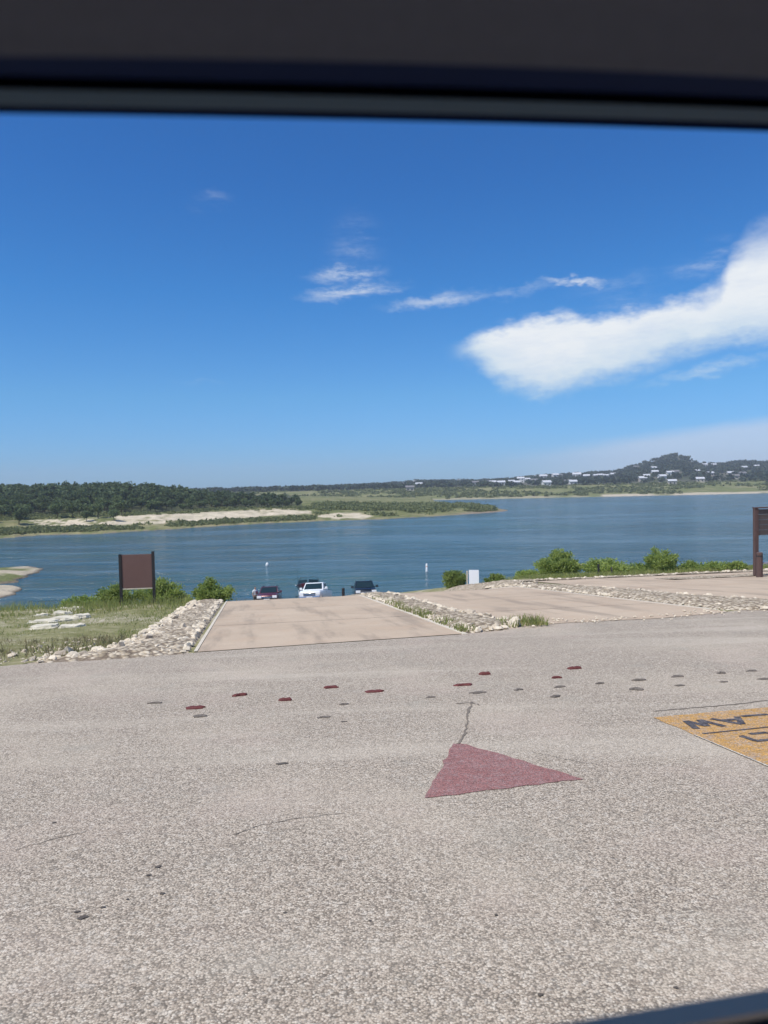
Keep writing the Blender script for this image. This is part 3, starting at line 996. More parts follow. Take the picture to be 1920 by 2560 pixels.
spots, spots2 = [], []
for bf, a0, a1, n in ((bl, 12.6, 27, 1100), (bmid, 13.2, 27, 800), (br, 14.2, 32, 500)):
    for _ in range(n):
        a = rng.uniform(a0, a1)
        lo, hi = bf(a)
        spots.append((a, rng.uniform(lo - .1, hi + .1)))
for _ in range(160):
    spots.append((rng.uniform(31, 32.2), rng.uniform(10, 26)))
for _ in range(300):
    b = rng.uniform(-9, -3)
    spots2.append((rng.uniform(12.6, 15.5), b))
for _ in range(200):
    b = rng.uniform(-10, -2.4)
    spots2.append((front(b) + abs(rng.normal(0, .3)), b))
for _ in range(320):
    b = rng.uniform(5.2, 18)
    spots2.append((front(b) + rng.normal(0.0, .35), b))
pebble_field('loose_stones', spots2, .025, .085, 'fine pale stone chips strewn along the edge of the asphalt')
pebble_field('loose_stones', spots, .05, .20, 'loose limestone chippings along the ramp edges')

# stepped ledges of white limestone in the turf at the left
def ledge(px0, px1, py, thick, depth, idx):
    a0, b0 = ground_at((px0 + px1) / 2, py)
    a0 = min(a0, 25.6)
    y_ = U2[1] * a0 + V2[1] * b0
    wid = (px1 - px0) / F * y_
    n = 14
    r = np.random.default_rng(idx + 60)
    ring = [((wid / 2) * math.copysign(abs(math.cos(t)) ** .7, math.cos(t)) * r.uniform(.7, 1.1), depth / 2 * math.copysign(abs(math.sin(t)) ** .7, math.sin(t)) * r.uniform(.7, 1.15)) for t in np.linspace(0, 2 * math.pi, n, endpoint=False)]
    tilt = r.normal(0, .02)
    rings = [[(x * k, y * k, z + tilt * x + r.normal(0, .012)) for x, y in ring] for z, k in ((-.25, 1.02), (thick * .5, 1.0), (thick * .55, .9), (thick, .88))]
    o = MB().loft(rings).build('limestone_ledge', M['ledge'])
    o.location = P3(a0, b0, -.02)
    o.rotation_euler = (math.atan(-.075), 0, yaw0 * .5)
    return o
for i, (x0, x1, py, th, dp, w) in enumerate([(72, 150, 1571, .10, .7, 'longest white limestone ledge at the front of the stepped outcrop'), (140, 215, 1570, .09, .7, 'right hand limestone ledge at the front of the stepped outcrop'),
        (70, 150, 1556, .09, .7, 'middle tier limestone ledge on the left of the stepped outcrop'), (120, 205, 1550, .11, .8, 'broad middle tier limestone ledge of the stepped outcrop'), (185, 226, 1546, .13, .7, 'thick limestone ledge at the right end of the stepped outcrop'),
        (85, 125, 1540, .07, .6, 'small limestone ledge on the upper left of the stepped outcrop'), (130, 180, 1536, .10, .8, 'upper tier limestone ledge in the centre of the stepped outcrop'), (150, 214, 1528, .15, .9, 'topmost limestone ledge of the stepped outcrop near the crest'),
        (40, 66, 1549, .05, .4, 'little limestone slab left of the stepped outcrop')]):
    tag(ledge(x0, x1, py, th, dp, i), w, 'rock ledge', 'stepped limestone ledges in the turf')

# ------------------------------------------------------------------ peninsula across the water
def sline(pts):
    Q = [on_water(*p) for p in pts]
    X = np.array([q[0] / q[1] for q in Q])
    Y = np.array([q[1] for q in Q])
    k = np.argsort(X)
    return X[k], Y[k]

SX, SY = sline([(-500, 1378), (-200, 1362), (0, 1346), (100, 1338), (230, 1335), (400, 1325), (600, 1312), (800, 1303), (950, 1298), (1100, 1290), (1200, 1284), (1268, 1278)])
BX, BY = sline([(1080, 1253.5), (1130, 1258), (1180, 1263), (1230, 1269), (1268, 1275)])
Xpx = lambda px: ray(px, 1215)[0] / ray(px, 1215)[1]
X1 = np.arange(-0.85, SX[-1] + 0.02, 0.003)
Y1 = np.concatenate([np.arange(140, 330, 1.5), np.linspace(333, 640, 50)])
GX, GY = np.meshgrid(X1, Y1, indexing='ij')

def pen_height(X, Y):
    ys = np.interp(X, SX, SY) + 5 * (fbm(X * 60, 0 * X, 1.0, 21) - .5) + np.maximum(0, X - SX[-1]) * 4000
    yb = np.where(X < BX[0], 1e4, np.interp(X, BX, BY))
    d = np.minimum(Y - ys, (yb - Y) * 0.7)
    k = np.interp(X, [Xpx(700), Xpx(860), Xpx(1000), Xpx(1250)], [1.0, .75, .45, .25])
    e = np.interp(d, [-60, -8, 0, 2, 9, 14, 26, 60, 120], [-5, -1.2, 0, .5, .9, 1.5, 3.1, 4.0, 4.6]) * np.where(d > 0, k, 1)
    inl = np.interp(X, [Xpx(-400), Xpx(350), Xpx(480), Xpx(700), Xpx(800)], [4.2, 3.6, 2.0, .3, 0])
    e = e + inl * ss((d - 40) / 80) + .4 * (fbm(X * 260, Y, .06, 8) - .5) * ss(d / 6)
    return WATER + e, d

PZ, PD = pen_height(GX, GY)
XX = GX * GY
ppx, ppy = project(np.stack([XX, GY, PZ], -1))
nz = fbm(XX, GY, .12, 31)
nf = fbm(XX, GY, .45, 33)
turf = np.array([.165, .18, .068])
dry = np.array([.29, .26, .135])
lime = np.array([.66, .565, .41])
woods = np.array([.075, .085, .042])
mud = np.array([.27, .215, .155])
C = turf + (dry - turf) * ss((nz * .6 + nf * .4 - .46) / .12)[..., None] * .8
top = np.interp(ppx, [60, 100, 180, 240, 300, 400, 500, 600, 690, 775, 780, 790, 840, 900, 930, 935], [1300, 1298, 1295, 1293, 1287, 1284, 1279, 1275, 1271, 1276, 1290, 1287, 1280, 1281, 1287, 1300])
bot = np.interp(ppx, [60, 100, 180, 240, 300, 400, 500, 600, 690, 775, 780, 790, 840, 900, 930, 935], [1300, 1314, 1326, 1322, 1313, 1311, 1306, 1299, 1290, 1285, 1284, 1293, 1299, 1298, 1293, 1290])
bandm = ss((ppy - top + 6 * (nf - .5)) / 3) * ss((bot - ppy + 9 * (nf - .5)) / 3)
gaps = np.where(ppx < 290, ss((.58 - nf) / .1), ss((.70 - nf * .5 - nz * .5) / .10) * (.72 + .28 * ss((.6 - nf) / .15)))
bandm = bandm * gaps
shore = ss((5 - PD) / 3) * ss((nf - .40) / .12) * (PD > -1)
C = C + (dry * 1.1 - C) * shore[..., None] * .4
tipm = ss((ppx - 1080) / 120) * ss((14 - PD) / 8)
C = C + (mud - C) * tipm[..., None]
wd = ss((PD - 42) / 8) * ss((760 - ppx) / 40)
C = C + (woods - C) * wd[..., None]
C = C + (lime - C) * bandm[..., None]
C = np.where((PZ < WATER + .05)[..., None], mud, C)
tag(grid('peninsula', XX, GY, PZ, M['cover'], C), kind='structure')

# low spit in the water at the far left
def spit(pts, height, seed):
    Q = np.array([on_water(*p)[:2] for p in pts])
    c = Q.mean(0)
    V, Fs, Cc = [], [], []
    n = len(Q)
    sub = []
    for i in range(n):
        for k in range(5):
            sub.append(Q[i] + (Q[(i + 1) % n] - Q[i]) * k / 5)
    sub = np.array(sub)
    m = len(sub)
    for j, (s, z) in enumerate(((1.06, -.5), (1.0, .02), (.9, .25), (.7, .6), (.35, .9), (.02, 1.0))):
        for i in range(m):
            p = c + (sub[i] - c) * s
            p = p + (np.array([vnoise(p[0], p[1], .5, seed), vnoise(p[0], p[1], .5, seed + 1)]) - .5) * 1.2
            V.append((p[0], p[1], WATER + (z * height if z > 0 else z) + .1 * vnoise(p[0], p[1], .8, 2)))
            q = vnoise(p[0], p[1], .3, seed + 3)
            Cc.append(lime * .75 if (j in (2, 3, 4) and q > .38) else (turf if j > 1 else mud * .8))
    for j in range(5):
        for i in range(m):
            Fs.append((j * m + i, j * m + (i + 1) % m, (j + 1) * m + (i + 1) % m, (j + 1) * m + i))
    o = obj('spit', V, Fs, M['cover'], smooth=True)
    at = o.data.attributes.new('Col', 'FLOAT_COLOR', 'POINT')
    at.data.foreach_set('color', np.concatenate([np.array(Cc), np.ones((len(Cc), 1))], 1).astype(np.float32).reshape(-1))
    bm = bmesh.new()
    bm.from_mesh(o.data)
    bmesh.ops.recalc_face_normals(bm, faces=bm.faces)
    if sum(f.normal.z for f in bm.faces) < 0:
        bmesh.ops.reverse_faces(bm, faces=bm.faces)
    bm.to_mesh(o.data)
    bm.free()
    return tag(o, kind='structure')
spit([(-330, 1430), (0, 1421), (60, 1418), (108, 1423), (92, 1434), (56, 1444), (40, 1456), (0, 1460), (-320, 1470)], .55, 41)
spit([(-330, 1478), (0, 1466), (35, 1465), (52, 1474), (46, 1486), (0, 1496), (-320, 1515)], .45, 47)

# ------------------------------------------------------------------ far shore and hills
sky_pts = [(-900, 1215), (0, 1226), (400, 1226), (560, 1224), (620, 1222), (700, 1221), (850, 1213), (1000, 1204), (1040, 1199), (1200, 1198), (1260, 1195), (1350, 1186), (1450, 1180), (1540, 1174), (1568, 1164), (1620, 1150), (1655, 1138), (1690, 1130), (1715, 1138), (1745, 1155), (1800, 1156), (1850, 1149), (1920, 1151), (2100, 1160), (2600, 1165)]
KX = np.array([ray(*p)[0] / ray(*p)[1] for p in sky_pts])
KE = np.array([ray(*p)[2] / ray(*p)[1] for p in sky_pts])
RC = 1150.0

def far_height(X, Y):
    top_ = 1.7 + np.interp(X, KX, KE) * RC - 4.5
    s = 520 + 10 * (fbm(X * 40, 0 * X, 1.0, 51) - .5)
    z = np.where(Y < s, WATER - (s - Y) * .06, WATER + 7.5 * np.clip((Y - s) / 130, 0, 1) ** .8)
    t = np.clip((Y - 650) / (RC - 650), 0, 1)
    hump = np.where(t < 1, t ** 1.1, 1)
    z = np.where(Y > 650, (WATER + 7.5) * (1 - hump) + top_ * hump, z)
    z = z + np.where(Y > 660, 3.0 * (fbm(X * 900, Y, .012, 61) - .5) * ss((Y - 660) / 60) * ss((RC - Y) / 120 + .15), 0)
    return np.where(Y > RC, top_ - (Y - RC) * .06, z)

X2 = np.arange(-0.95, 0.951, 0.0045)
Y2 = np.concatenate([np.linspace(480, 660, 70), np.linspace(668, 1160, 70), np.linspace(1200, 1700, 8)])
HX, HY = np.meshgrid(X2, Y2, indexing='ij')
HZ = far_height(HX, HY)
hx = HX * HY
hpx, hpy = project(np.stack([hx, HY, HZ], -1))
n1, n2 = fbm(hx, HY, .02, 71), fbm(hx, HY, .08, 73)
C = turf * 1.05 + (dry - turf) * ss((n2 - .45) / .2)[..., None] * .7
beach = ss((536 - HY) / 6) * ss((HY - 512) / 3) * np.where(hpx > 1500, 1.0, .45) * ss((n2 - .25) / .15)
C = C + (lime * .8 - C) * beach[..., None]
hill = ss((HY - 655) / 25)
grey = np.array([.16, .15, .115])
hc = woods + (grey - woods) * (ss((n1 - .5) / .15) * .8)[..., None]
C = C + (hc - C) * hill[..., None]
tag(grid('far_hills', hx, HY, HZ, M['hillcover'], C), kind='structure')

# ------------------------------------------------------------------ foliage builders
def leaf_quads(P, size, aspect=1.0, upbias=0.3, r=rng):
    """one small leaf-clump face at each point"""
    n = len(P)
    nrm = r.normal(size=(n, 3))
    nrm[:, 2] = np.abs(nrm[:, 2]) * (1 + upbias)
    nrm /= np.linalg.norm(nrm, axis=1)[:, None]
    ref = r.normal(size=(n, 3))
    a = np.cross(nrm, ref)
    a /= np.linalg.norm(a, axis=1)[:, None] + 1e-9
    b = np.cross(nrm, a)
    s = (size * r.uniform(.6, 1.3, n))[:, None]
    a, b = a * s * .5, b * s * .5 * aspect
    j = lambda: r.uniform(.6, 1.15, (n, 1))
    return np.stack([P - a * j() - b * j(), P + a * j() - b * j(), P + a * j() + b * j(), P - a * j() + b * j()], 1)

def crown_points(n, rx, rz, zc, lobes, r):
    """points in the outer part of a lumpy crown"""
    L = r.normal(size=(lobes, 3))
    L /= np.linalg.norm(L, axis=1)[:, None]
    L *= r.uniform(.35, .75, (lobes, 1))
    L[:, 2] = L[:, 2] * .8 + .1
    rad = r.uniform(.28, .5, lobes)
    k = r.integers(0, lobes, n)
    D = r.normal(size=(n, 3))
    D /= np.linalg.norm(D, axis=1)[:, None]
    P = L[k] + D * (rad[k] * r.uniform(.55, 1.0, n) ** .6)[:, None]
    P[:, 0] *= rx
    P[:, 1] *= rx
    P[:, 2] = P[:, 2] * rz + zc
    return P

def tree_variant(seed, mat, h, rx, n=520, size=.62, multi=False):
    r = np.random.default_rng(seed)
    rz = h * .42
    zc = h - rz * .95
    P = crown_points(n, rx, rz, zc, 13, r)
    P = P[P[:, 2] > h * .12]
    crown = quads('crown', leaf_quads(P, size, 1.0, .3, r), mat, r.random(len(P)))
    m = MB()
    base_r = h * .028
    m.tube((0, 0, -.4), (.1 * r.normal(), .1 * r.normal(), zc), base_r, base_r * .5, 6)
    for k in range(5):
        t = r.uniform(0, 6.28)
        z0 = h * r.uniform(.18, .4)
        m.tube((0, 0, z0), (rx * .6 * math.cos(t), rx * .6 * math.sin(t), zc + rz * r.uniform(-.2, .5)), base_r * .5, base_r * .15, 5)
    trunk = mesh('trunk', m.V, m.F, M['bark'], True)
    return trunk, crown, P

oaks = [tree_variant(100 + k, M['oak'], 6.4 + .5 * (k % 3), 2.7 + .3 * (k % 4)) for k in range(6)]
mesqs = [tree_variant(140 + k, M['mesq'], 5.0 + .5 * (k % 3), 2.4 + .3 * (k % 3), 420, .6) for k in range(5)]

def plant_tree(var, x, y, z, s, label, cat, group, name):
    e = empty(name, (x, y, z), rng.uniform(0, 6.28))
    e.scale = (s, s, s)
    link(bpy.data.objects.new('trunk', var[0]), e)
    link(bpy.data.objects.new('crown', var[1]), e)
    return tag(e, label, cat, group)

# woodland on the peninsula: nearest trees one by one, the mass behind joined
placed = []
indiv = {'oak': 0, 'mesq': 0}
mass = {'oak': [], 'mesq': []}
def try_tree(px, d, kind, sep=3.1):
    X = Xpx(px)
    ys = float(np.interp(X, SX, SY))
    y = ys + d
    x = X * y
    if any((x - a) ** 2 + (y - b) ** 2 < sep ** 2 for a, b in placed):
        return
    placed.append((x, y))
    z = float(pen_height(np.array([X]), np.array([y]))[0][0])
    s = rng.uniform(.62, .98) * np.interp(px, [400, 480, 740], [1, .80, .62])
    var = random.choice(oaks if kind == 'oak' else mesqs)
    if d < 68 and px > -140 and indiv[kind] < 130:
        indiv[kind] += 1
        if kind == 'oak':
            plant_tree(var, x, y, z, s, 'dark green evergreen tree at the front of the wood beyond the white shore', 'tree', 'dark trees at the edge of the far wood', 'evergreen_tree')
        else:
            plant_tree(var, x, y, z, s, 'lighter green tree along the foot of the wood beyond the white shore', 'tree', 'light green trees at the foot of the far wood', 'shore_tree')
    else:
        P = var[2][::2]
        t = rng.uniform(0, 6.28)
        Q = np.stack([P[:, 0] * math.cos(t) - P[:, 1] * math.sin(t), P[:, 0] * math.sin(t) + P[:, 1] * math.cos(t), P[:, 2]], 1) * s + np.array([x, y, z])
        mass[kind].append(Q)
for _ in range(2100):
    px = rng.uniform(-420, 745)
    dmax = np.interp(px, [400, 560, 745], [150, 110, 75])
    d = rng.uniform(44, dmax)
    try_tree(px, d, 'oak' if rng.random() < ss((d - 46) / 22) * .95 else 'mesq')
for _ in range(60):
    try_tree(rng.uniform(-150, 330), rng.uniform(16, 44), 'mesq', 5.5)
for kind, nm, lab in (('oak', 'woodland', 'dark green wood filling the slope on the far left bank'), ('mesq', 'woodland', 'lighter green growth inside the wood on the far left bank')):
    P = np.concatenate(mass[kind])
    o = link(bpy.data.objects.new(nm, quads(nm, leaf_quads(P, .85), M[kind])))
    tag(o, lab, 'woodland', kind='stuff')

# scrub: low brush on the peninsula flat and along its shore
def bushes(name, spots, n, size, mat, label, cat='scrub'):
    out = []
    for x, y, z, r_, h_ in spots:
        D = rng.normal(size=(n, 3))
        D /= np.linalg.norm(D, axis=1)[:, None]
        D *= rng.uniform(.5, 1, (n, 1))
        D[:, 2] = np.abs(D[:, 2])
        out.append(D * np.array([r_, r_, h_]) + np.array([x, y, z]))
    P = np.concatenate(out)
    o = link(bpy.data.objects.new(name, quads(name, leaf_quads(P, size), mat)))
    return tag(o, label, cat, kind='stuff')

NS = 6500
spx = rng.uniform(-200, 1235, NS)
sX = np.array([Xpx(p) for p in spx])
sys_ = np.interp(sX, SX, SY)
syb = np.where(sX < BX[0], 430, np.interp(sX, BX, BY))
sd_ = np.where(spx > 780, 9 + rng.random(NS) * np.maximum(3, np.minimum(86, syb - sys_ - 19)), np.where(rng.random(NS) < .6, rng.uniform(3, 13, NS), rng.uniform(28, 50, NS)))
sy_ = sys_ + sd_
sz_, sdd = pen_height(sX, sy_)
ipx, ipy = project(np.stack([sX * sy_, sy_, sz_], 1))
inband = (spx > 100) & (spx < 930) & (ipy > np.interp(spx, [100, 300, 500, 690, 775, 790, 930], [1296, 1285, 1277, 1269, 1274, 1279, 1284])) & (ipy < np.interp(spx, [100, 240, 400, 600, 775, 930], [1318, 1324, 1313, 1301, 1292, 1298]))
ok = (sdd > 3) & (fbm(sX * sy_, sy_, .07, 91) > .36) & ~(inband & (rng.random(NS) < .86))
sp = [(a * y, y, z - .1, rng.uniform(.8, 2.0), rng.uniform(.5, 1.5) * (1.15 if p > 800 else .6)) for a, y, z, p in zip(sX[ok], sy_[ok], sz_[ok], spx[ok])]
bushes('scrub', sp, 26, .55, M['scrub'], 'olive green brush covering the low peninsula and its shore')

# woodland over the far hills and brush in the meadow below
house_px = [  # px centre, py base, width px, kind
    (1188, 1214, 20, 0), (1216, 1212, 14, 1), (1253, 1214, 22, 0), (1150, 1208, 16, 1), (1206, 1204, 12, 1), (1302, 1207, 20, 0), (1318, 1205, 16, 0), (1335, 1208, 20, 0), (1358, 1200, 22, 0), (1366, 1215, 24, 0), (1388, 1197, 18, 0), (1400, 1194, 12, 1),
    (1442, 1196, 24, 0), (1466, 1196, 18, 0), (1490, 1195, 12, 0), (1501, 1194, 12, 0), (1514, 1195, 14, 0), (1532, 1192, 9, 0), (1420, 1212, 8, 1), (1432, 1213, 9, 0), (1278, 1212, 14, 0), (1290, 1214, 12, 1), (1232, 1213, 12, 0),
    (1590, 1173, 14, 1), (1634, 1176, 10, 1), (1637, 1187, 12, 0), (1655, 1199, 12, 0), (1615, 1197, 16, 1), (1675, 1189, 8, 0), (1606, 1204, 10, 1), (1762, 1167, 10, 0), (1784, 1167, 12, 1), (1741, 1184, 14, 1), (1856, 1191, 10, 0), (1838, 1198, 20, 1), (1826, 1190, 8, 1), (1891, 1171, 10, 0), (1860, 1175, 12, 1), (1775, 1190, 8, 1), (1750, 1206, 20, 1), (1680, 1212, 8, 1), (1688, 1187, 8, 1),
    (1010, 1217, 12, 1), (1035, 1211, 10, 1), (1048, 1218, 14, 1), (1025, 1228, 22, 1), (890, 1214, 14, 1), (1340, 1196, 12, 1), (1215, 1198, 10, 1)]
house_at = []
for px, py, w, k in house_px:
    d = ray(px, py)
    X = d[0] / d[1]
    yy = np.linspace(560, RC, 900)
    zz = far_height(np.full(900, X), yy)
    line = EYE[2] + d[2] / d[1] * yy
    hit = np.nonzero(line <= zz)[0]
    y = float(yy[hit[0]]) if len(hit) else RC - 40
    house_at.append((X * y, y, float(far_height(np.array([X]), np.array([y]))[0]), w / F * y, k, px, py))

HP = np.array([(h[0], h[1], h[3]) for h in house_at])
NW = 9000
tX, tY = rng.uniform(-.8, .72, NW), 655 + (RC + 30 - 655) * rng.random(NW) ** .8
tx = tX * tY
ok = ~((fbm(tx, tY, .02, 71) > .60) & (rng.random(NW) < .75))
dx, dy = HP[:, 0][None] - tx[:, None], HP[:, 1][None] - tY[:, None]
ok &= ~np.any((np.abs(dx) < HP[:, 2][None] * .6 + 2) & (dy > -12) & (dy < 45), 1)
pts = np.stack([tx, tY, far_height(tX, tY)], 1)[ok]
base = crown_points(26, 1.0, 1.0, .9, 6, np.random.default_rng(5))
out = []
for x, y, z in pts:
    s, h = rng.uniform(2.4, 4.6), rng.uniform(2.2, 3.8)
    t = rng.uniform(0, 6.28)
    c, q = math.cos(t), math.sin(t)
    out.append(np.stack([base[:, 0] * c - base[:, 1] * q, base[:, 0] * q + base[:, 1] * c, base[:, 2]], 1) * np.array([s, s, h]) + np.array([x, y, z - .5]))
P = np.concatenate(out)
tag(link(bpy.data.objects.new('woodland', quads('woodland', leaf_quads(P, 2.1), M['hilltree']))), 'dark wood covering the far hills among the houses', 'woodland', kind='stuff')
tX, tY = rng.uniform(-.3, .62, 3000), rng.uniform(528, 668, 3000)
tz_ = far_height(tX, tY)
ok = fbm(tX * tY, tY, .03, 95) > .44
sp = [(x * y, y, z - .1, rng.uniform(1.2, 3.2), rng.uniform(.6, 1.9)) for x, y, z in zip(tX[ok], tY[ok], tz_[ok])]
bushes('scrub', sp, 16, 1.3, M['scrub'], 'green brush and meadow growth along the far shore')

# ------------------------------------------------------------------ houses across the lake
def house(x, y, z, w, kind, label, group, tall):
    e = empty('house', (x, y, z - .6), rng.uniform(-.25, .25))
    w = max(6.5, w * .82)
    dep = w * rng.uniform(.6, .8)
    h = (5.2 if tall else 3.4) + .6
    wall = M['housewall'] if kind == 0 else M['housewall2']
    rf = random.choice([M['roofing'], M['roofing'], M['roofing2']]) if kind == 0 else random.choice([M['roofing2'], M['roofing']])
    gb = .28 * dep
    MB().add([(-w / 2, -dep / 2, 0), (w / 2, -dep / 2, 0), (w / 2, dep / 2, 0), (-w / 2, dep / 2, 0), (-w / 2, -dep / 2, h), (w / 2, -dep / 2, h), (w / 2, dep / 2, h), (-w / 2, dep / 2, h), (-w / 2, 0, h + gb), (w / 2, 0, h + gb)],
             [(0, 1, 5, 4), (1, 2, 6, 9, 5), (2, 3, 7, 6), (3, 0, 4, 8, 7)]).build('wall', wall, e)
    o_, t_ = .5, .2
    rm = MB()
    for sgn in (-1, 1):
        y0, z0 = sgn * (dep / 2 + o_), h - o_ * gb / (dep / 2)
        V = [(-w / 2 - o_, y0, z0 + .03), (w / 2 + o_, y0, z0 + .03), (w / 2 + o_, 0, h + gb + .03), (-w / 2 - o_, 0, h + gb + .03)]
        rm.hexa(V + [(a, b, c + t_) for a, b, c in V])
    rm.build('roof', rf, e)
    nw = max(2, int(w / 3.2))
    for fl in range(2 if tall else 1):
        for i in range(nw):
            cx = -w / 2 + w * (i + .5) / nw
            z0 = 1.5 + fl * 2.6
            MB().box(cx - .6, cx + .6, -dep / 2 - .06, -dep / 2 + .02, z0, z0 + 1.3).build('window', M['window'], e)
    return tag(e, label, 'house', group)

named = {1366: 'wide white house with a pale roof lowest on the shore slope', 1358: 'broad white house high on the wooded slope left of centre of the village', 1532: 'small bright white house at the right end of the hillside row', 1188: 'white house at the left end of the village row across the lake',
         1253: 'long white house low beside the meadow left of the village centre', 1856: 'bright white house on the slope at the far right', 1655: 'bright white house low under the rounded hill', 1637: 'white house halfway up under the rounded hill', 1025: 'wide tan building in the distant trees behind the peninsula'}
cnt = {}
def nth(key):
    cnt[key] = cnt.get(key, 0) + 1
    return ORD[cnt[key] - 1]
for x, y, z, w, k, px, py in sorted(house_at, key=lambda h: h[5]):
    if px in named:
        house(x, y, z, w, k, named[px], 'houses across the lake', w > 9)
    elif 1430 <= px <= 1520:
        house(x, y, z, w, k, 'white house in the upper row left of the rounded hill, %s from the left' % nth('u'), 'white houses in the upper row', w > 9)
    elif px > 1560:
        house(x, y, z, w, k, 'small pale house on the slope under the rounded hill, %s from the left' % nth('r'), 'houses under the rounded hill', False)
    elif px < 1120:
        house(x, y, z, w, k, 'faint tan house in distant trees above the peninsula, %s from the left' % nth('p'), 'houses above the peninsula tip', False)
    else:
        house(x, y, z, w, k, 'pale house in the far shore village cluster, %s from the left' % nth('v'), 'houses in the far village cluster', w > 9 and k == 0)
# ------------------------------------------------------------------ shrubs near the crest
def shrub(px0, px1, py_top, depth, mat, label, upright=.6, dens=1.0, name='shrub'):
    pc = (px0 + px1) / 2
    x, y, z = at_depth(pc, depth)
    rx = (px1 - px0) / 2 / F * depth
    h = max(.5, z_of(pc, py_top, depth) - z)
    e = empty(name, (x, y, z - .05))
    n = int(7600 * dens * max(.45, rx * h))
    r = rng
    nb = max(6, int(22 * rx))
    # shoots from the root, fanning outwards
    th = r.uniform(0, 6.28, nb)
    rr = r.uniform(0, 1, nb) ** .6
    tip = np.stack([rx * rr * np.cos(th), rx * .8 * rr * np.sin(th), h * (1 - .45 * rr ** 2) * r.uniform(.58, 1.08, nb)], 1)
    root = tip * np.array([.35, .35, 0])
    k = r.integers(0, nb, n)
    t = r.uniform(.08, 1, n) ** .8
    cen = root[k] * (1 - t)[:, None] + tip[k] * t[:, None]
    cen[:, :2] = root[k][:, :2] + (tip[k] - root[k])[:, :2] * (t ** 1.4)[:, None]
    sprd = (.16 * rx + .05) * (1.15 - .7 * t)
    cen = cen + r.normal(size=(n, 3)) * np.stack([sprd, sprd, sprd * .5], 1)
    cen[:, 2] = np.maximum(cen[:, 2], .02)
    # narrow leaves that follow the shoot
    d = (tip - root)[k]
    d /= np.linalg.norm(d, axis=1)[:, None]
    d = d * upright + r.normal(size=(n, 3)) * .45
    d /= np.linalg.norm(d, axis=1)[:, None]
    s = np.cross(d, r.normal(size=(n, 3)))
    s /= np.linalg.norm(s, axis=1)[:, None]
    L = r.uniform(.06, .15, (n, 1)) * (depth / 30) ** .5
    Wd = L * .22
    Q = np.stack([cen - s * Wd * .4, cen + s * Wd * .4, cen + d * L + s * Wd, cen + d * L - s * Wd], 1)
    Q = np.stack([cen, cen + d * L * .5 + s * Wd, cen + d * L, cen + d * L * .5 - s * Wd], 1)
    link(bpy.data.objects.new('foliage', quads('foliage', Q, mat)), e)
    m = MB()
    for i in range(min(nb, 14)):
        m.tube(root[i], root[i] * .4 + tip[i] * .6, .014, .006, 5)
    m.build('stems', M['twig'], e)
    return tag(e, label, 'shrub', 'shrubs along the crest')

shrub(232, 345, 1456, 27.2, M['shrub'], 'green willowy shrub behind the left post of the brown sign')
shrub(325, 448, 1446, 27.6, M['shrub'], 'tall feathery green shrub behind the right post of the brown sign', .8)
shrub(462, 580, 1450, 27.4, M['shrub2'], 'rounded dense green shrub at the rocks beside the ramp crest', .4, 1.5)
shrub(1093, 1168, 1420, 41.5, M['shrub2'], 'dense round green shrub just left of the white sign', .4, 1.3)
shrub(1206, 1262, 1434, 41.5, M['shrub2'], 'small low green shrub just right of the white sign', .4, 1.2)
shrub(1284, 1348, 1420, 39, M['shrub'], 'mid sized green shrub left of the tallest wide shrub', .5)
shrub(1330, 1448, 1376, 38, M['shrub'], 'largest tall green shrub with upright shoots on the far bank edge', .8, 1.4)
shrub(1452, 1575, 1396, 37.5, M['shrub'], 'broad green shrub behind the short dark posts', .6, 1.1)
shrub(1608, 1692, 1368, 37, M['shrub'], 'tall pale green shrub standing alone left of the large brown sign', .8, 1.1)
shrub(1680, 1775, 1404, 37, M['shrub2'], 'low spreading green shrub trailing right of the tall pale green shrub', .4)
shrub(1818, 1864, 1402, 36, M['shrub'], 'small lone green shrub beside the large brown sign', .5, 1.2)
shrub(1560, 1630, 1420, 37.2, M['shrub2'], 'low green shrub filling the gap before the tall pale green shrub', .5, 1.1)
shrub(1750, 1825, 1416, 36.5, M['shrub'], 'thin low shrub between the trailing shrub and the small lone shrub', .6, .9)
shrub(400, 470, 1478, 27.3, M['shrub'], 'small green shrub between the brown sign and the rounded shrub', .6, 1.1)
shrub(150, 240, 1500, 27.0, M['shrub2'], 'very low green shrub on the crest left of the brown sign', .4)

# grass
def blades(name, A, B, hmin, hmax, wd, mat, label, zoff=-.04):
    n = len(A)
    X, Y = U2[0] * A + V2[0] * B, U2[1] * A + V2[1] * B
    Z = zg(A, B) + zoff
    base = np.stack([X, Y, Z], 1)
    h = rng.uniform(hmin, hmax, n)
    lean = rng.normal(size=(n, 2)) * .35
    tipp = base + np.stack([lean[:, 0] * h, lean[:, 1] * h, h], 1)
    t = rng.uniform(0, 6.28, n)
    w = np.stack([np.cos(t) * wd, np.sin(t) * wd, 0 * t], 1)
    Q = np.stack([base - w, base + w, tipp + w * .15, tipp - w * .15], 1)
    o = link(bpy.data.objects.new(name, quads(name, Q, mat)))
    return tag(o, label, 'grass', kind='stuff')

def sample(n, a0, a1, b0, b1, thr, s, seed, fade=None):
    A, B = rng.uniform(a0, a1, n), rng.uniform(b0, b1, n)
    k = fbm(A, B, s, seed) > thr + rng.normal(0, .05, n)
    return A[k], B[k]

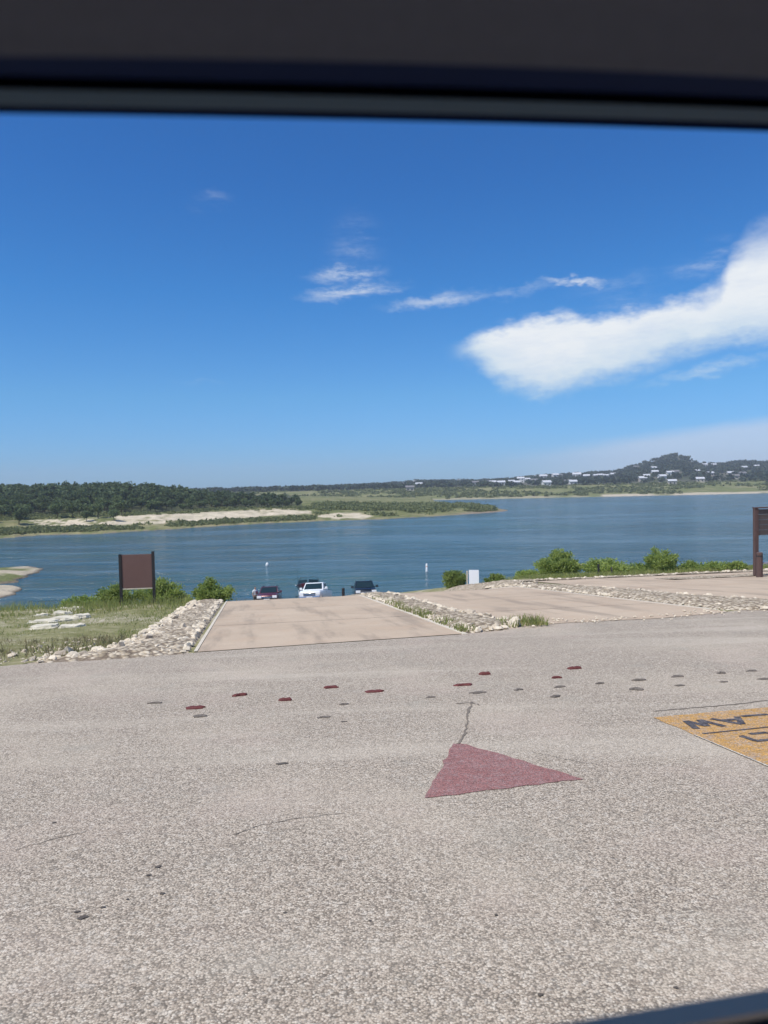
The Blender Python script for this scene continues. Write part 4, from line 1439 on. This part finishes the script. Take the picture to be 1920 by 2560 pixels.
def keep(A, B):
    lim = np.interp(A, [12.4, 13.5, 15, 27, 60], [-3.4, -2.7, -2.3, -2.1, -2.4])
    k = (B < lim + rng.normal(0, .12, len(B))) & (A > np.interp(B, [-60, -6, -3.5], [12.0, 12.5, 12.9]) + np.abs(rng.normal(0, .3, len(B))))
    return A[k], B[k]
A, B = keep(*sample(34000, 12.4, 28.5, -20, -2.2, .44, .9, 13))
blades('grass', A, B, .03, .085, .010, M['grass'], 'short green turf on the bank left of the ramp', 0)
A, B = keep(*sample(12000, 12.2, 16.0, -16, -2.2, .46, 1.2, 17))
blades('dry_grass', A, B, .05, .14, .010, M['drygrass'], 'dry straw coloured grass at the edge of the asphalt', 0)
A, B = keep(*sample(4200, 24.0, 28.2, -12, -2.3, .46, .6, 19))
blades('tall_grass', A, B, .12, .38, .012, M['grass'], 'tall pale grass around the feet of the brown sign', 0)
A, B = sample(22000, 32.2, 37.5, 12.9, 30, .40, .5, 23)
blades('tall_grass', A, B, .08, .26, .014, M['grass'], 'rough grass along the bank between the shrubs and the large brown sign', 0)
A, B = sample(1800, 13.2, 24, 3.75, 4.1, .5, 1.2, 29)
blades('weeds', A, B, .05, .16, .012, M['grass'], 'thin green weeds along the kerb of the rock median', .02)
A, B = sample(900, 13.5, 14.4, 4.3, 5.6, .45, 1.2, 31)
blades('weeds', A, B, .05, .2, .012, M['grass'], 'tuft of weeds at the front tip of the rock median', .02)

# ------------------------------------------------------------------ signs and posts
def face_cam(yaw=0.0):
    return yaw0 + yaw

# brown sign at the left
x, y, z = at_depth(336, 25.6)
e = empty('information_sign', (x, y, z), face_cam(R(-3)))
pw = 80 / F * 25.6
tz = z_of(336, 1386, 25.6) - z
bz = z_of(336, 1470, 25.6) - z
for s, extra in ((-1, .0), (1, .07)):
    MB().box(s * pw / 2 - .045, s * pw / 2 + .045, -.045, .045, -.3, tz + extra + .02).build('post', M['brown_dark'], e)
MB().box(-pw / 2 + .047, pw / 2 - .047, -.02, .02, bz, tz).build('panel', M['brown'], e, bevel=.006)
MB().box(-pw / 2 + .05, pw / 2 - .05, .021, .05, bz + .12, bz + .18).build('back_rail', M['brown_dark'], e)
MB().box(-pw / 2 + .05, pw / 2 - .05, .021, .05, tz - .2, tz - .14).build('back_rail', M['brown_dark'], e)
MB().box(-pw / 2 + .049, pw / 2 - .049, -.024, .024, bz - .04, bz - .002).build('bottom_rail', M['kerb'], e)
tag(e, 'blank brown square sign on two dark posts in the grass', 'sign')

# white sign on the far bank
dw = 40.0
x, y, z = at_depth(1181, dw)
e = empty('notice_sign', (x, y, z), face_cam(R(-22)))
w = 25 / F * dw
t0, b0 = z_of(1181, 1425, dw) - z, z_of(1181, 1461, dw) - z
MB().box(-w / 2, w / 2, -.012, .012, b0, t0).build('panel', M['white'], e, bevel=.004)
MB().box(-w / 2 - .13, -w / 2 - .07, -.03, .03, -.35, t0 - .05).build('post', M['kerb'], e)
MB().box(-w / 2 - .072, w / 2 - .05, .014, .05, t0 - .22, t0 - .16).build('bracket', M['steel'], e)
tag(e, 'small white notice sign on a pale post between two round shrubs', 'sign')

# large brown sign cut by the right edge of the view
dr = 30.2
x, y, z = at_depth(1889, dr)
e = empty('large_sign', (x, y, z), face_cam(R(2)))
t0, b0 = z_of(1889, 1271, dr) - z, z_of(1889, 1338, dr) - z
BWd = 2.0
MB().box(-.085, .085, -.07, .07, -.3, t0).build('post', M['brown_wood'], e, bevel=.01)
MB().box(BWd - .085, BWd + .085, -.07, .07, -.3, t0).build('post', M['brown_wood'], e, bevel=.01)
n = 5
for k in range(n):
    z0, z1 = b0 + (t0 - .03 - b0) * k / n, b0 + (t0 - .03 - b0) * (k + 1) / n - .012
    MB().box(.087, BWd - .087, -.03, .03, z0, z1).build('board', M['brown_grey'], e)
MB().box(-.10, BWd + .10, -.09, .09, t0 + .003, t0 + .05).build('cap_rail', M['brown_wood'], e)
tag(e, 'large weathered brown board sign on thick timber posts at the right edge', 'sign')

def bollard(px, py_top, depth, r_, label, mat='brown_wood', name='bollard'):
    x, y, z = at_depth(px, depth)
    h = z_of(px, py_top, depth) - z
    rings = [[(r_ * k * math.cos(t), r_ * k * math.sin(t), zz) for t in np.linspace(0, 2 * math.pi, 12, endpoint=False)] for zz, k in ((-.3, 1), (h * .5, .97), (h - .03, .95), (h, .8))]
    e = empty(name, (x, y, z))
    MB().loft(rings).build('post', M[mat], e, smooth=False)
    m = MB()
    m.tube((0, 0, h - .16), (0, 0, h - .12), r_ * 1.02, r_ * 1.02, 12)
    m.build('band', M['brown_dark'], e)
    return tag(e, label, 'post', 'timber posts at the edge of the lot'), (x, y, z, h)
b1, q = bollard(1898, 1381, 29.2, .125, 'thick brown timber bollard in front of the large brown sign')
bollard(1494, 1410, 35.5, .055, 'dark slim post left of its fainter twin before the broad shrub', 'brown_dark', 'marker_post')
bollard(1527, 1418, 36, .04, 'thin grey brown post right of the dark slim post', 'brown_grey', 'marker_post')
rl = MB()
rl.tube((q[0] + .1, q[1], q[2] + q[3] - .42), (q[0] + 2.6, q[1] + .5, q[2] + q[3] - .42), .035, .035, 8)
o = rl.build('rail', M['steel'])
tag(o, 'grey pipe rail running right from the thick brown bollard', 'rail')
bollard(2070, 1378, 30.0, .125, 'thick brown timber bollard at the right end of the pipe rail')
# pale boulders behind the shrubs
for px, py, s in ((1452, 1412, .55), (1602, 1421, .7), (1612, 1428, .5)):
    x, y, z = at_depth(px, 38.6)
    o = link(bpy.data.objects.new('boulder', random.choice(rocks)))
    o.location = (x, y, z_of(px, py, 38.6) - .1)
    o.scale = (s, s, s * 1.2)
    tag(o, 'pale boulder showing between the shrubs on the bank', 'boulder', 'boulders behind the shrubs')

# ------------------------------------------------------------------ vehicles at the water's edge
def wheel(parent, x, y, r_=.37, w=.25):
    m = MB()
    m.tube((x - w / 2, y, r_), (x + w / 2, y, r_), r_, r_, 20)
    t = m.build('wheel', M['tyre'], parent, smooth=False, bevel=.02)
    s = 1 if x > 0 else -1
    MB().tube((x + s * (w / 2 - .01), y, r_), (x + s * (w / 2 + .012), y, r_), r_ * .62, r_ * .58, 16).build('rim', M['rim'], t)

def section(y, hw, z0, z1, rnd=.12):
    """a rounded cross-section of the body at station y"""
    return [(-hw + rnd * .5, y, z0), (hw - rnd * .5, y, z0), (hw, y, z0 + rnd), (hw + .0, y, (z0 + z1) / 2), (hw - .04, y, z1 - rnd * .6), (hw - rnd, y, z1), (-hw + rnd, y, z1), (-hw + .04, y, z1 - rnd * .6), (-hw, y, (z0 + z1) / 2), (-hw, y, z0 + rnd)]

def vehicle(name, paint, kind, label, cat):
    """front faces -y; origin on the ground under the middle"""
    e = empty(name)
    pick = kind == 'pickup'
    hw = 1.0 if pick else .93
    L = 2.85 if pick else 2.35
    zb, zh = .42, (1.10 if pick else 1.02)              # sill and bonnet height
    zbelt = 1.17 if pick else 1.08
    zr = 1.80 if pick else 1.70
    yw0, yw1 = (-1.35, -.65) if pick else (-1.15, -.35)  # windscreen foot and head
    body = MB()
    st = [(-L, hw * .80, zb + .12, zh - .30), (-L + .12, hw * .93, zb, zh - .10), (-L + .45, hw * .98, zb - .05, zh), (yw0, hw, zb - .08, zbelt - .03), (0, hw, zb - .1, zbelt), (L - .5, hw, zb - .08, zbelt), (L - .1, hw * .97, zb, zbelt - .03), (L, hw * .9, zb + .1, zbelt - .2)]
    body.loft([section(*s) for s in st])
    bo = body.build('body', M[paint], e, smooth=True)
    bo.data.polygons.foreach_set('use_smooth', [True] * len(bo.data.polygons))
    # greenhouse
    yr0, yr1 = (.75, 1.0) if pick else (L - .75, L - .25)
    cab = MB()
    wb, wt = hw - .06, hw - .22
    cab.hexa([(-wb, yw0, zbelt - .06), (wb, yw0, zbelt - .06), (wb, yr1, zbelt - .06), (-wb, yr1, zbelt - .06), (-wt, yw1, zr), (wt, yw1, zr), (wt, yr0, zr), (-wt, yr0, zr)])
    co = cab.build('cabin', M[paint], e, bevel=.05)
    co.data.polygons.foreach_set('use_smooth', [True] * len(co.data.polygons))
    def pane(pts, name='window'):
        c = sum((Vector(p) for p in pts), Vector()) / 4
        nrm = (Vector(pts[1]) - Vector(pts[0])).cross(Vector(pts[3]) - Vector(pts[0])).normalized()
        P = [c + (Vector(p) - c) for p in pts]
        V = [p + nrm * .012 for p in P] + [p - nrm * .02 for p in P]
        m = MB()
        m.hexa([tuple(v) for v in V])
        return m.build(name, M['glass'], e)
    def lerp(a, b, t):
        return tuple(a[i] + (b[i] - a[i]) * t for i in range(3))
    def quad_in(A, B_, C_, D_, u0, u1, v0, v1):
        f = lambda u, v: lerp(lerp(A, B_, u), lerp(D_, C_, u), v)
        return [f(u0, v0), f(u1, v0), f(u1, v1), f(u0, v1)]
    bt = zbelt - .06
    pane(quad_in((-wb, yw0, bt), (wb, yw0, bt), (wt, yw1, zr), (-wt, yw1, zr), .06, .94, .14, .88), 'windscreen')
    pane(quad_in((wb, yr1, bt), (-wb, yr1, bt), (-wt, yr0, zr), (wt, yr0, zr), .08, .92, .2, .86), 'rear_window')
    for s in (-1, 1):
        A, B_, C_, D_ = (s * wb, yw0, bt), (s * wb, yr1, bt), (s * wt, yr0, zr), (s * wt, yw1, zr)
        if s < 0:
            A, B_, C_, D_ = B_, A, D_, C_
        sp_ = (.16, .50, .55, .88) if s > 0 else (.12, .45, .50, .84)
        pane(quad_in(A, B_, C_, D_, sp_[0], sp_[1], .18, .86))
        pane(quad_in(A, B_, C_, D_, sp_[2], sp_[3], .18, .86))
    # nose
    MB().box(-hw * .52, hw * .52, -L - .035, -L + .3, zb + .22, zh - .24).build('grille', M['trim'], e, bevel=.02)
    MB().box(-hw * .50, hw * .50, -L - .05, -L - .036, (zb + zh) / 2 - .06, (zb + zh) / 2 - .01).build('grille_bar', M['chrome'], e)
    MB().box(-hw * .9, hw * .9, -L - .09, -L + .2, zb - .05, zb + .19).build('bumper', M['chrome' if pick else 'trim'], e, bevel=.03)
    MB().box(-.26, .26, -L - .105, -L - .091, zb + .02, zb + .14).build('number_plate', M['plate'], e)
    for s in (-1, 1):
        MB().box(s * hw * .72 - .20, s * hw * .72 + .20, -L - .02, -L + .32, zh - .40, zh - .17).build('headlight', M['lamp'], e, bevel=.03)
        m = MB()
        m.box(s * (hw + .02), s * (hw + .24), yw0 + .28, yw0 + .38, zbelt + .02, zbelt + .22)
        m.box(s * (hw - .1), s * (hw + .03), yw0 + .31, yw0 + .36, zbelt + .03, zbelt + .09)
        m.build('mirror', M[paint], e, bevel=.02)
        MB().box(s * (hw * .985) - .02, s * (hw * .985) + .02, -.3, -.12, zbelt - .22, zbelt - .18).build('door_handle', M['chrome'], e)
        for yy in (-L + .95, L - 1.0):
            wheel(e, s * (hw - .14), yy, .40 if pick else .36)
    if not pick:
        for s in (-1, 1):
            MB().box(s * (wt - .08) - .02, s * (wt - .08) + .02, yw1 + .3, yr0 - .2, zr + .03, zr + .07).build('roof_rail', M['trim'], e)
    else:
        MB().box(-hw + .08, hw - .08, yr1 + .15, L - .08, zbelt + .003, zbelt + .012).build('bed_cover', M['trim'], e)
    return tag(e, label, cat)

def park(e, px, depth, yaw, lift=0.0):
    x, y, z = at_depth(px, depth)
    a, b = AB(x, y)
    da = .5
    s = (float(zg(a + da, b)) - float(zg(a - da, b))) / (2 * da)
    n = Vector((-s * U2[0], -s * U2[1], 1)).normalized()
    q = Vector((0, 0, 1)).rotation_difference(n)
    e.location = (x, y, z + lift)
    e.rotation_mode = 'QUATERNION'
    e.rotation_quaternion = q @ Matrix.Rotation(yaw, 3, 'Z').to_quaternion()

ramp_yaw = yaw0          # front looks back up the ramp
suv = vehicle('suv', 'car_red', 'suv', 'maroon SUV at the foot of the near ramp lane', 'car')
park(suv, 668, 66.5, ramp_yaw + R(-8))
truck = vehicle('pickup_truck', 'car_white', 'pickup', 'white pickup truck facing up the ramp in front of a boat', 'truck')
park(truck, 784, 65.5, ramp_yaw + R(-16))
suv2 = vehicle('suv', 'car_black', 'suv', 'black SUV behind the rock median at the water', 'car')
park(suv2, 905, 64.0, ramp_yaw + R(-4))

# boat on its trailer behind the pickup
def boat():
    e = empty('motorboat')
    m = MB()
    def sec(y, hw, zk, zs):
        return [(0, y, zk), (hw * .75, y, zk + (zs - zk) * .45), (hw, y, zs), (hw * .9, y, zs + .03), (-hw * .9, y, zs + .03), (-hw, y, zs), (-hw * .75, y, zk + (zs - zk) * .45)]
    m.loft([sec(-3.1, .06, .95, 1.30), sec(-2.7, .55, .65, 1.28), sec(-2.0, .95, .45, 1.22), (sec(-.8, 1.2, .35, 1.15)), sec(1.2, 1.25, .35, 1.12), sec(2.9, 1.2, .38, 1.10)])
    m.build('hull', M['hull_red'], e, smooth=False)
    d = MB()
    d.loft([[(0, -3.05, 1.345), (.05, -3.0, 1.345), (-.05, -3.0, 1.345)][:3], [(0, -2.65, 1.38), (.5, -2.6, 1.34), (-.5, -2.6, 1.34)], [(0, -1.0, 1.36), (1.1, -1.0, 1.22), (-1.1, -1.0, 1.22)]])
    d.build('foredeck', M['hull_white'], e)
    for s in (-1, 1):
        MB().box(s * 1.17 - .07, s * 1.17 + .07, -1.0, 2.85, 1.16, 1.24).build('gunwale', M['hull_white'], e, bevel=.02)
        MB().hexa([(s * .06, -1.0, 1.3), (s * 1.0, -.6, 1.24), (s * 1.0, -.55, 1.24), (s * .06, -.95, 1.3), (s * .06, -.75, 1.75), (s * .95, -.4, 1.68), (s * .95, -.35, 1.68), (s * .06, -.7, 1.75)]).build('windscreen', M['glass'], e)
        MB().box(s * .6 - .28, s * .6 + .28, .1, .7, 1.0, 1.62).build('seat', M['vinyl'], e, bevel=.04)
    t = MB()
    for s in (-1, 1):
        t.tube((s * 1.15, .2, 1.2), (s * .80, .5, 2.0), .018, .018, 8)
        t.tube((s * 1.15, .9, 1.2), (s * .80, .55, 2.0), .018, .018, 8)
    t.tube((-.80, .52, 2.0), (.80, .52, 2.0), .018, .018, 8)
    t.build('tower', M['trim'], e)
    MB().tube((-1.22, 2.0, 1.2), (-1.22, 2.0, 2.85), .015, .012, 6).build('pole', M['trim'], e)
    MB().box(-.25, .25, 2.92, 3.4, .5, 1.35).build('outboard_motor', M['trim'], e, bevel=.06)
    return tag(e, 'dark red and white motorboat behind the white pickup truck', 'boat')
bt = boat()
park(bt, 766, 72.0, ramp_yaw + R(-8), .62)
# trailer under the boat
e = empty('boat_trailer')
for s in (-1, 1):
    MB().box(s * .75 - .05, s * .75 + .05, -2.6, 2.4, .42, .52).build('rail', M['steel'], e)
    MB().tube((s * 1.28 - .10, .8, .33), (s * 1.28 + .10, .8, .33), .33, .33, 16).build('wheel', M['tyre'], e)
    MB().tube((s * 1.15, 2.3, .5), (s * 1.15, 2.3, 1.7), .04, .04, 8).build('guide_post', M['hull_white'], e)
MB().box(-1.2, 1.2, .7, .8, .36, .44).build('axle', M['steel'], e)
MB().box(-.05, .05, -4.2, -2.5, .42, .52).build('tongue', M['steel'], e)
tag(e, 'grey boat trailer under the motorboat behind the pickup', 'trailer')
park(e, 766, 72.0, ramp_yaw + R(-8), .2)

# white buoys out on the lake
def buoy(px, py, w, h, label, kind):
    p = on_water(px, py)
    e = empty('buoy', tuple(p))
    n = 14
    ring = lambda r_, z: [(r_ * math.cos(t), r_ * math.sin(t), z) for t in np.linspace(0, 2 * math.pi, n, endpoint=False)]
    if kind:
        MB().loft([ring(w * .5, -.4), ring(w * .5, h * .18), ring(w * .42, h * .24), ring(w * .40, h * .9), ring(w * .22, h)]).build('spar', M['buoy'], e, smooth=True)
        MB().loft([ring(w * .425, h * .62), ring(w * .425, h * .68)]).build('band', M['buoy_band'], e)
    else:
        MB().loft([ring(w * .25, -.3), ring(w * .5, 0), ring(w * .5, h * .4), ring(w * .28, h * .8), ring(w * .1, h)]).build('float', M['buoy'], e, smooth=True)
    return tag(e, label, 'buoy')
buoy(1067, 1429, .32, 1.0, 'white upright spar buoy on the lake left of the white sign', 1)
buoy(668, 1414, .45, .45, 'small white buoy on the open water above the maroon SUV', 0)

# ------------------------------------------------------------------ person in a white shirt beside the maroon SUV
def skinned(name, verts, edges, radii, mat, parent, root=0, sub=2):
    me = bpy.data.meshes.new(name)
    me.from_pydata(verts, edges, [])
    o = bpy.data.objects.new(name, me)
    col.objects.link(o)
    md = o.modifiers.new('skin', 'SKIN')
    md.use_smooth_shade = True
    for i, r_ in enumerate(radii):
        me.skin_vertices[0].data[i].radius = (r_, r_) if not isinstance(r_, tuple) else r_
        me.skin_vertices[0].data[i].use_root = i == root
    s = o.modifiers.new('sub', 'SUBSURF')
    s.levels = s.render_levels = sub
    dg = bpy.context.evaluated_depsgraph_get()
    m2 = bpy.data.meshes.new_from_object(o.evaluated_get(dg))
    bpy.data.objects.remove(o)
    m2.materials.clear()
    m2.materials.append(mat)
    return link(bpy.data.objects.new(name, m2), parent)

x, y, z = at_depth(631, 66.0)
e = empty('person', (x, y, z), yaw0 + R(35))
V = [(0, 0, .95), (0, 0, 1.10), (0, 0, 1.30), (0, 0, 1.44), (0, -.01, 1.52), (0, -.02, 1.60), (0, -.03, 1.70),      # pelvis .. head
     (.19, 0, 1.42), (.25, .02, 1.14), (.23, -.14, .93), (.22, -.19, .86), (-.19, 0, 1.42), (-.26, .03, 1.14), (-.25, -.06, .90), (-.25, -.08, .82),
     (.10, 0, .88), (.11, -.03, .50), (.11, .02, .09), (.12, -.13, .035), (-.10, 0, .88), (-.12, -.01, .50), (-.13, .05, .09), (-.14, -.10, .035)]
E_ = [(0, 1), (1, 2), (2, 3), (3, 4), (4, 5), (5, 6), (3, 7), (7, 8), (8, 9), (9, 10), (3, 11), (11, 12), (12, 13), (13, 14), (0, 15), (15, 16), (16, 17), (17, 18), (0, 19), (19, 20), (20, 21), (21, 22)]
Rr = [(.15, .11), (.14, .10), (.16, .11), (.11, .08), (.055, .055), (.085, .095), (.08, .09), .055, .045, .035, .038, .055, .045, .035, .038, .085, .06, .04, .035, .085, .06, .04, .035]
skinned('body', V, E_, Rr, M['skin'], e)
sv = [(0, 0, .92), (0, 0, 1.10), (0, 0, 1.30), (0, 0, 1.43), (.19, 0, 1.42), (.235, .015, 1.2), (-.19, 0, 1.42), (-.235, .02, 1.2)]
skinned('shirt', sv, [(0, 1), (1, 2), (2, 3), (3, 4), (4, 5), (3, 6), (6, 7)], [(.175, .135), (.165, .125), (.18, .13), (.125, .10), .075, .075, .075, .075], M['cloth_white'], e)
pv = [(0, 0, .96), (.10, 0, .86), (.11, -.03, .52), (-.10, 0, .86), (-.12, -.01, .52)]
skinned('shorts', pv, [(0, 1), (1, 2), (0, 3), (3, 4)], [(.16, .12), .11, .095, .11, .095], M['cloth_dark'], e)
skinned('hair', [(0, .02, 1.64), (0, .0, 1.735)], [(0, 1)], [(.093, .10), (.082, .10)], M['hair'], e)
skinned('nose', [(0, -.115, 1.635), (0, -.135, 1.61)], [(0, 1)], [.014, .018], M['skin'], e, 0, 1)
tag(e, 'person in a white shirt and dark shorts standing left of the maroon SUV', 'person')
# dark mooring post at the crest of the water edge
bollard(852, 1470, 63, .13, 'short dark post at the water between the pickup and the black SUV', 'brown_dark', 'mooring_post')

# ------------------------------------------------------------------ the car the picture is taken from
car = empty('car_cabin', P3(0, 0, 0))
car.location = (0, 0, 0)
def side_point(px, py, a0):
    """where a line of sight meets the plane of the car's side"""
    d = ray(px, py)
    den = d[0] * U2[0] + d[1] * U2[1]
    P = EYE + d * (a0 / den)
    return P[0] * V2[0] + P[1] * V2[1], P[2]

def rail_curve(pts, a0):
    Q = np.array([side_point(px, py, a0) for px, py in pts])
    return np.polyfit(Q[:, 0], Q[:, 1], 2)

NB = 48
bb = np.linspace(-1.15, 1.15, NB)
def rail(name, mat, profile):
    """loft of (a, curve, dz) lines along the length of the car; closed profile"""
    rings = []
    for b in bb:
        rings.append([(U2[0] * a + V2[0] * b, U2[1] * a + V2[1] * b, float(np.polyval(c, b)) + dz) for a, c, dz in profile])
    return MB().loft(rings).build(name, M[mat], car, smooth=False)
for_a = lambda pts, a0: rail_curve(pts, a0)
c_seal = for_a([(0, 283), (480, 291), (960, 301), (1440, 313), (1920, 327)], .455)
c_strip = for_a([(0, 262), (480, 268), (960, 279), (1440, 291), (1920, 304)], .445)
c_strip_t = for_a([(0, 222), (480, 230), (960, 243), (1440, 256), (1920, 268)], .425)
c_lin = for_a([(0, 140), (480, 146), (960, 156), (1440, 172), (1920, 196)], .36)
for c in (c_seal, c_strip, c_strip_t, c_lin):
    c[0] = min(c[0], -.02)
# black rubber seal, the painted frame, a dark strip coloured as the gap's shadow and the headliner
rail('window_seal', 'rubber', [(.455, c_seal, 0), (.485, c_seal, .030), (.485, c_strip, .040), (.448, c_strip, .004)])
rail('door_frame', 'frame_paint', [(.446, c_strip, .0), (.492, c_strip, .042), (.50, c_strip_t, .05), (.425, c_strip_t, .0)])
rail('gap_shadow_strip', 'rubber', [(.420, c_strip_t, .004), (.50, c_strip_t, .054), (.47, c_lin, .05), (.375, c_lin, .012)])
# headliner and roof skin
rows = []
ahl = [.36, .352, .33, .25, .1, -.15, -.5, -.9, -1.1]
dzl = [0, .004, .012, .03, .055, .08, .095, .085, .05]
lin = MB()
lin.loft([[(U2[0] * a + V2[0] * b, U2[1] * a + V2[1] * b, float(np.polyval(c_lin, b)) + dz) for a, dz in zip(ahl, dzl)] + [(U2[0] * a + V2[0] * b, U2[1] * a + V2[1] * b, float(np.polyval(c_lin, b)) + dz + .03) for a, dz in zip(ahl[::-1], dzl[::-1])] for b in bb])
lin.build('headliner', M['liner'], car, smooth=False)
rf = MB()
ar = [.515, .49, .40, .1, -.4, -1.0, -1.25]
dr_ = [.085, .10, .11, .125, .135, .12, .06]
rf.loft([[(U2[0] * a + V2[0] * b, U2[1] * a + V2[1] * b, float(np.polyval(c_lin, b)) + dz) for a, dz in zip(ar, dr_)] + [(U2[0] * a + V2[0] * b, U2[1] * a + V2[1] * b, float(np.polyval(c_lin, b)) + dz + .012) for a, dz in zip(ar[::-1], dr_[::-1])] for b in bb])
rf.build('roof_panel', M['carpaint'], car, smooth=False)
# the door below the window
zs0 = side_point(1650, 2515, .413)[1]
sA, sB = side_point(1390, 2556, .413), side_point(1920, 2468, .413)
sl = (sB[1] - sA[1]) / (sB[0] - sA[0])
c_sill = np.array([0.0, min(sl, .06), sA[1] - min(sl, .06) * sA[0]])
rail('belt_strip', 'belt', [(.393, c_sill, .001), (.4135, c_sill, -.002), (.420, c_sill, -.04), (.393, c_sill, -.04)])
rail('door_trim_panel', 'door_trim', [(.3915, c_sill, -.003), (.391, c_sill, -.6), (.34, c_sill, -.6), (.30, c_sill, -.35), (.31, c_sill, -.12), (.35, c_sill, -.02)])
rail('door_panel', 'carpaint', [(.424, c_sill, -.045), (.49, c_sill, -.12), (.54, c_sill, -.40), (.52, c_sill, -1.0), (.44, c_sill, -1.0)])
rail('floor', 'door_trim', [(.44, c_sill, -1.02), (.44, c_sill, -.98), (-1.2, c_sill, -.98), (-1.2, c_sill, -1.02)])
rail('far_door', 'door_trim', [(-1.12, c_sill, -.0), (-1.2, c_sill, -.0), (-1.25, c_sill, -1.0), (-1.12, c_sill, -1.0)])
for b in (-1.1, 1.1):
    for a0, a1 in ((.44, .47), (-1.18, -1.15)):
        m = MB()
        z0, z1 = float(np.polyval(c_sill, b)) - .05, float(np.polyval(c_lin, b)) + .05
        pt = lambda a, bq, zq: (U2[0] * a + V2[0] * bq, U2[1] * a + V2[1] * bq, zq)
        m.hexa([pt(a0 - .04, b - .06, z0), pt(a0 - .04, b + .06, z0), pt(a0 + .05, b + .06, z0), pt(a0 + .05, b - .06, z0), pt(a1 - .10, b - .06, z1), pt(a1 - .10, b + .06, z1), pt(a1, b + .06, z1), pt(a1, b - .06, z1)])
        m.build('pillar', M['door_trim'], car)
tag(car, 'dark car cabin around the camera with window frame above and door sill below', 'car')

# ------------------------------------------------------------------ summer haze over the whole place
hz = MB().box(-2500, 2500, -150, 1850, -17, 56).build('haze', None)
mh = bpy.data.materials.new('summer_haze')
mh.use_nodes = True
nh = mh.node_tree
nh.nodes.clear()
oh = nh.nodes.new('ShaderNodeOutputMaterial')
pv_ = nh.nodes.new('ShaderNodeVolumePrincipled')
pv_.inputs['Color'].default_value = (0.86, 0.92, 1.0, 1)
pv_.inputs['Density'].default_value = 0.00030
pv_.inputs['Anisotropy'].default_value = 0.0
nh.links.new(pv_.outputs[0], oh.inputs['Volume'])
hz.data.materials.clear()
hz.data.materials.append(mh)
tag(hz, 'thin summer haze over the lake', 'haze', kind='stuff')
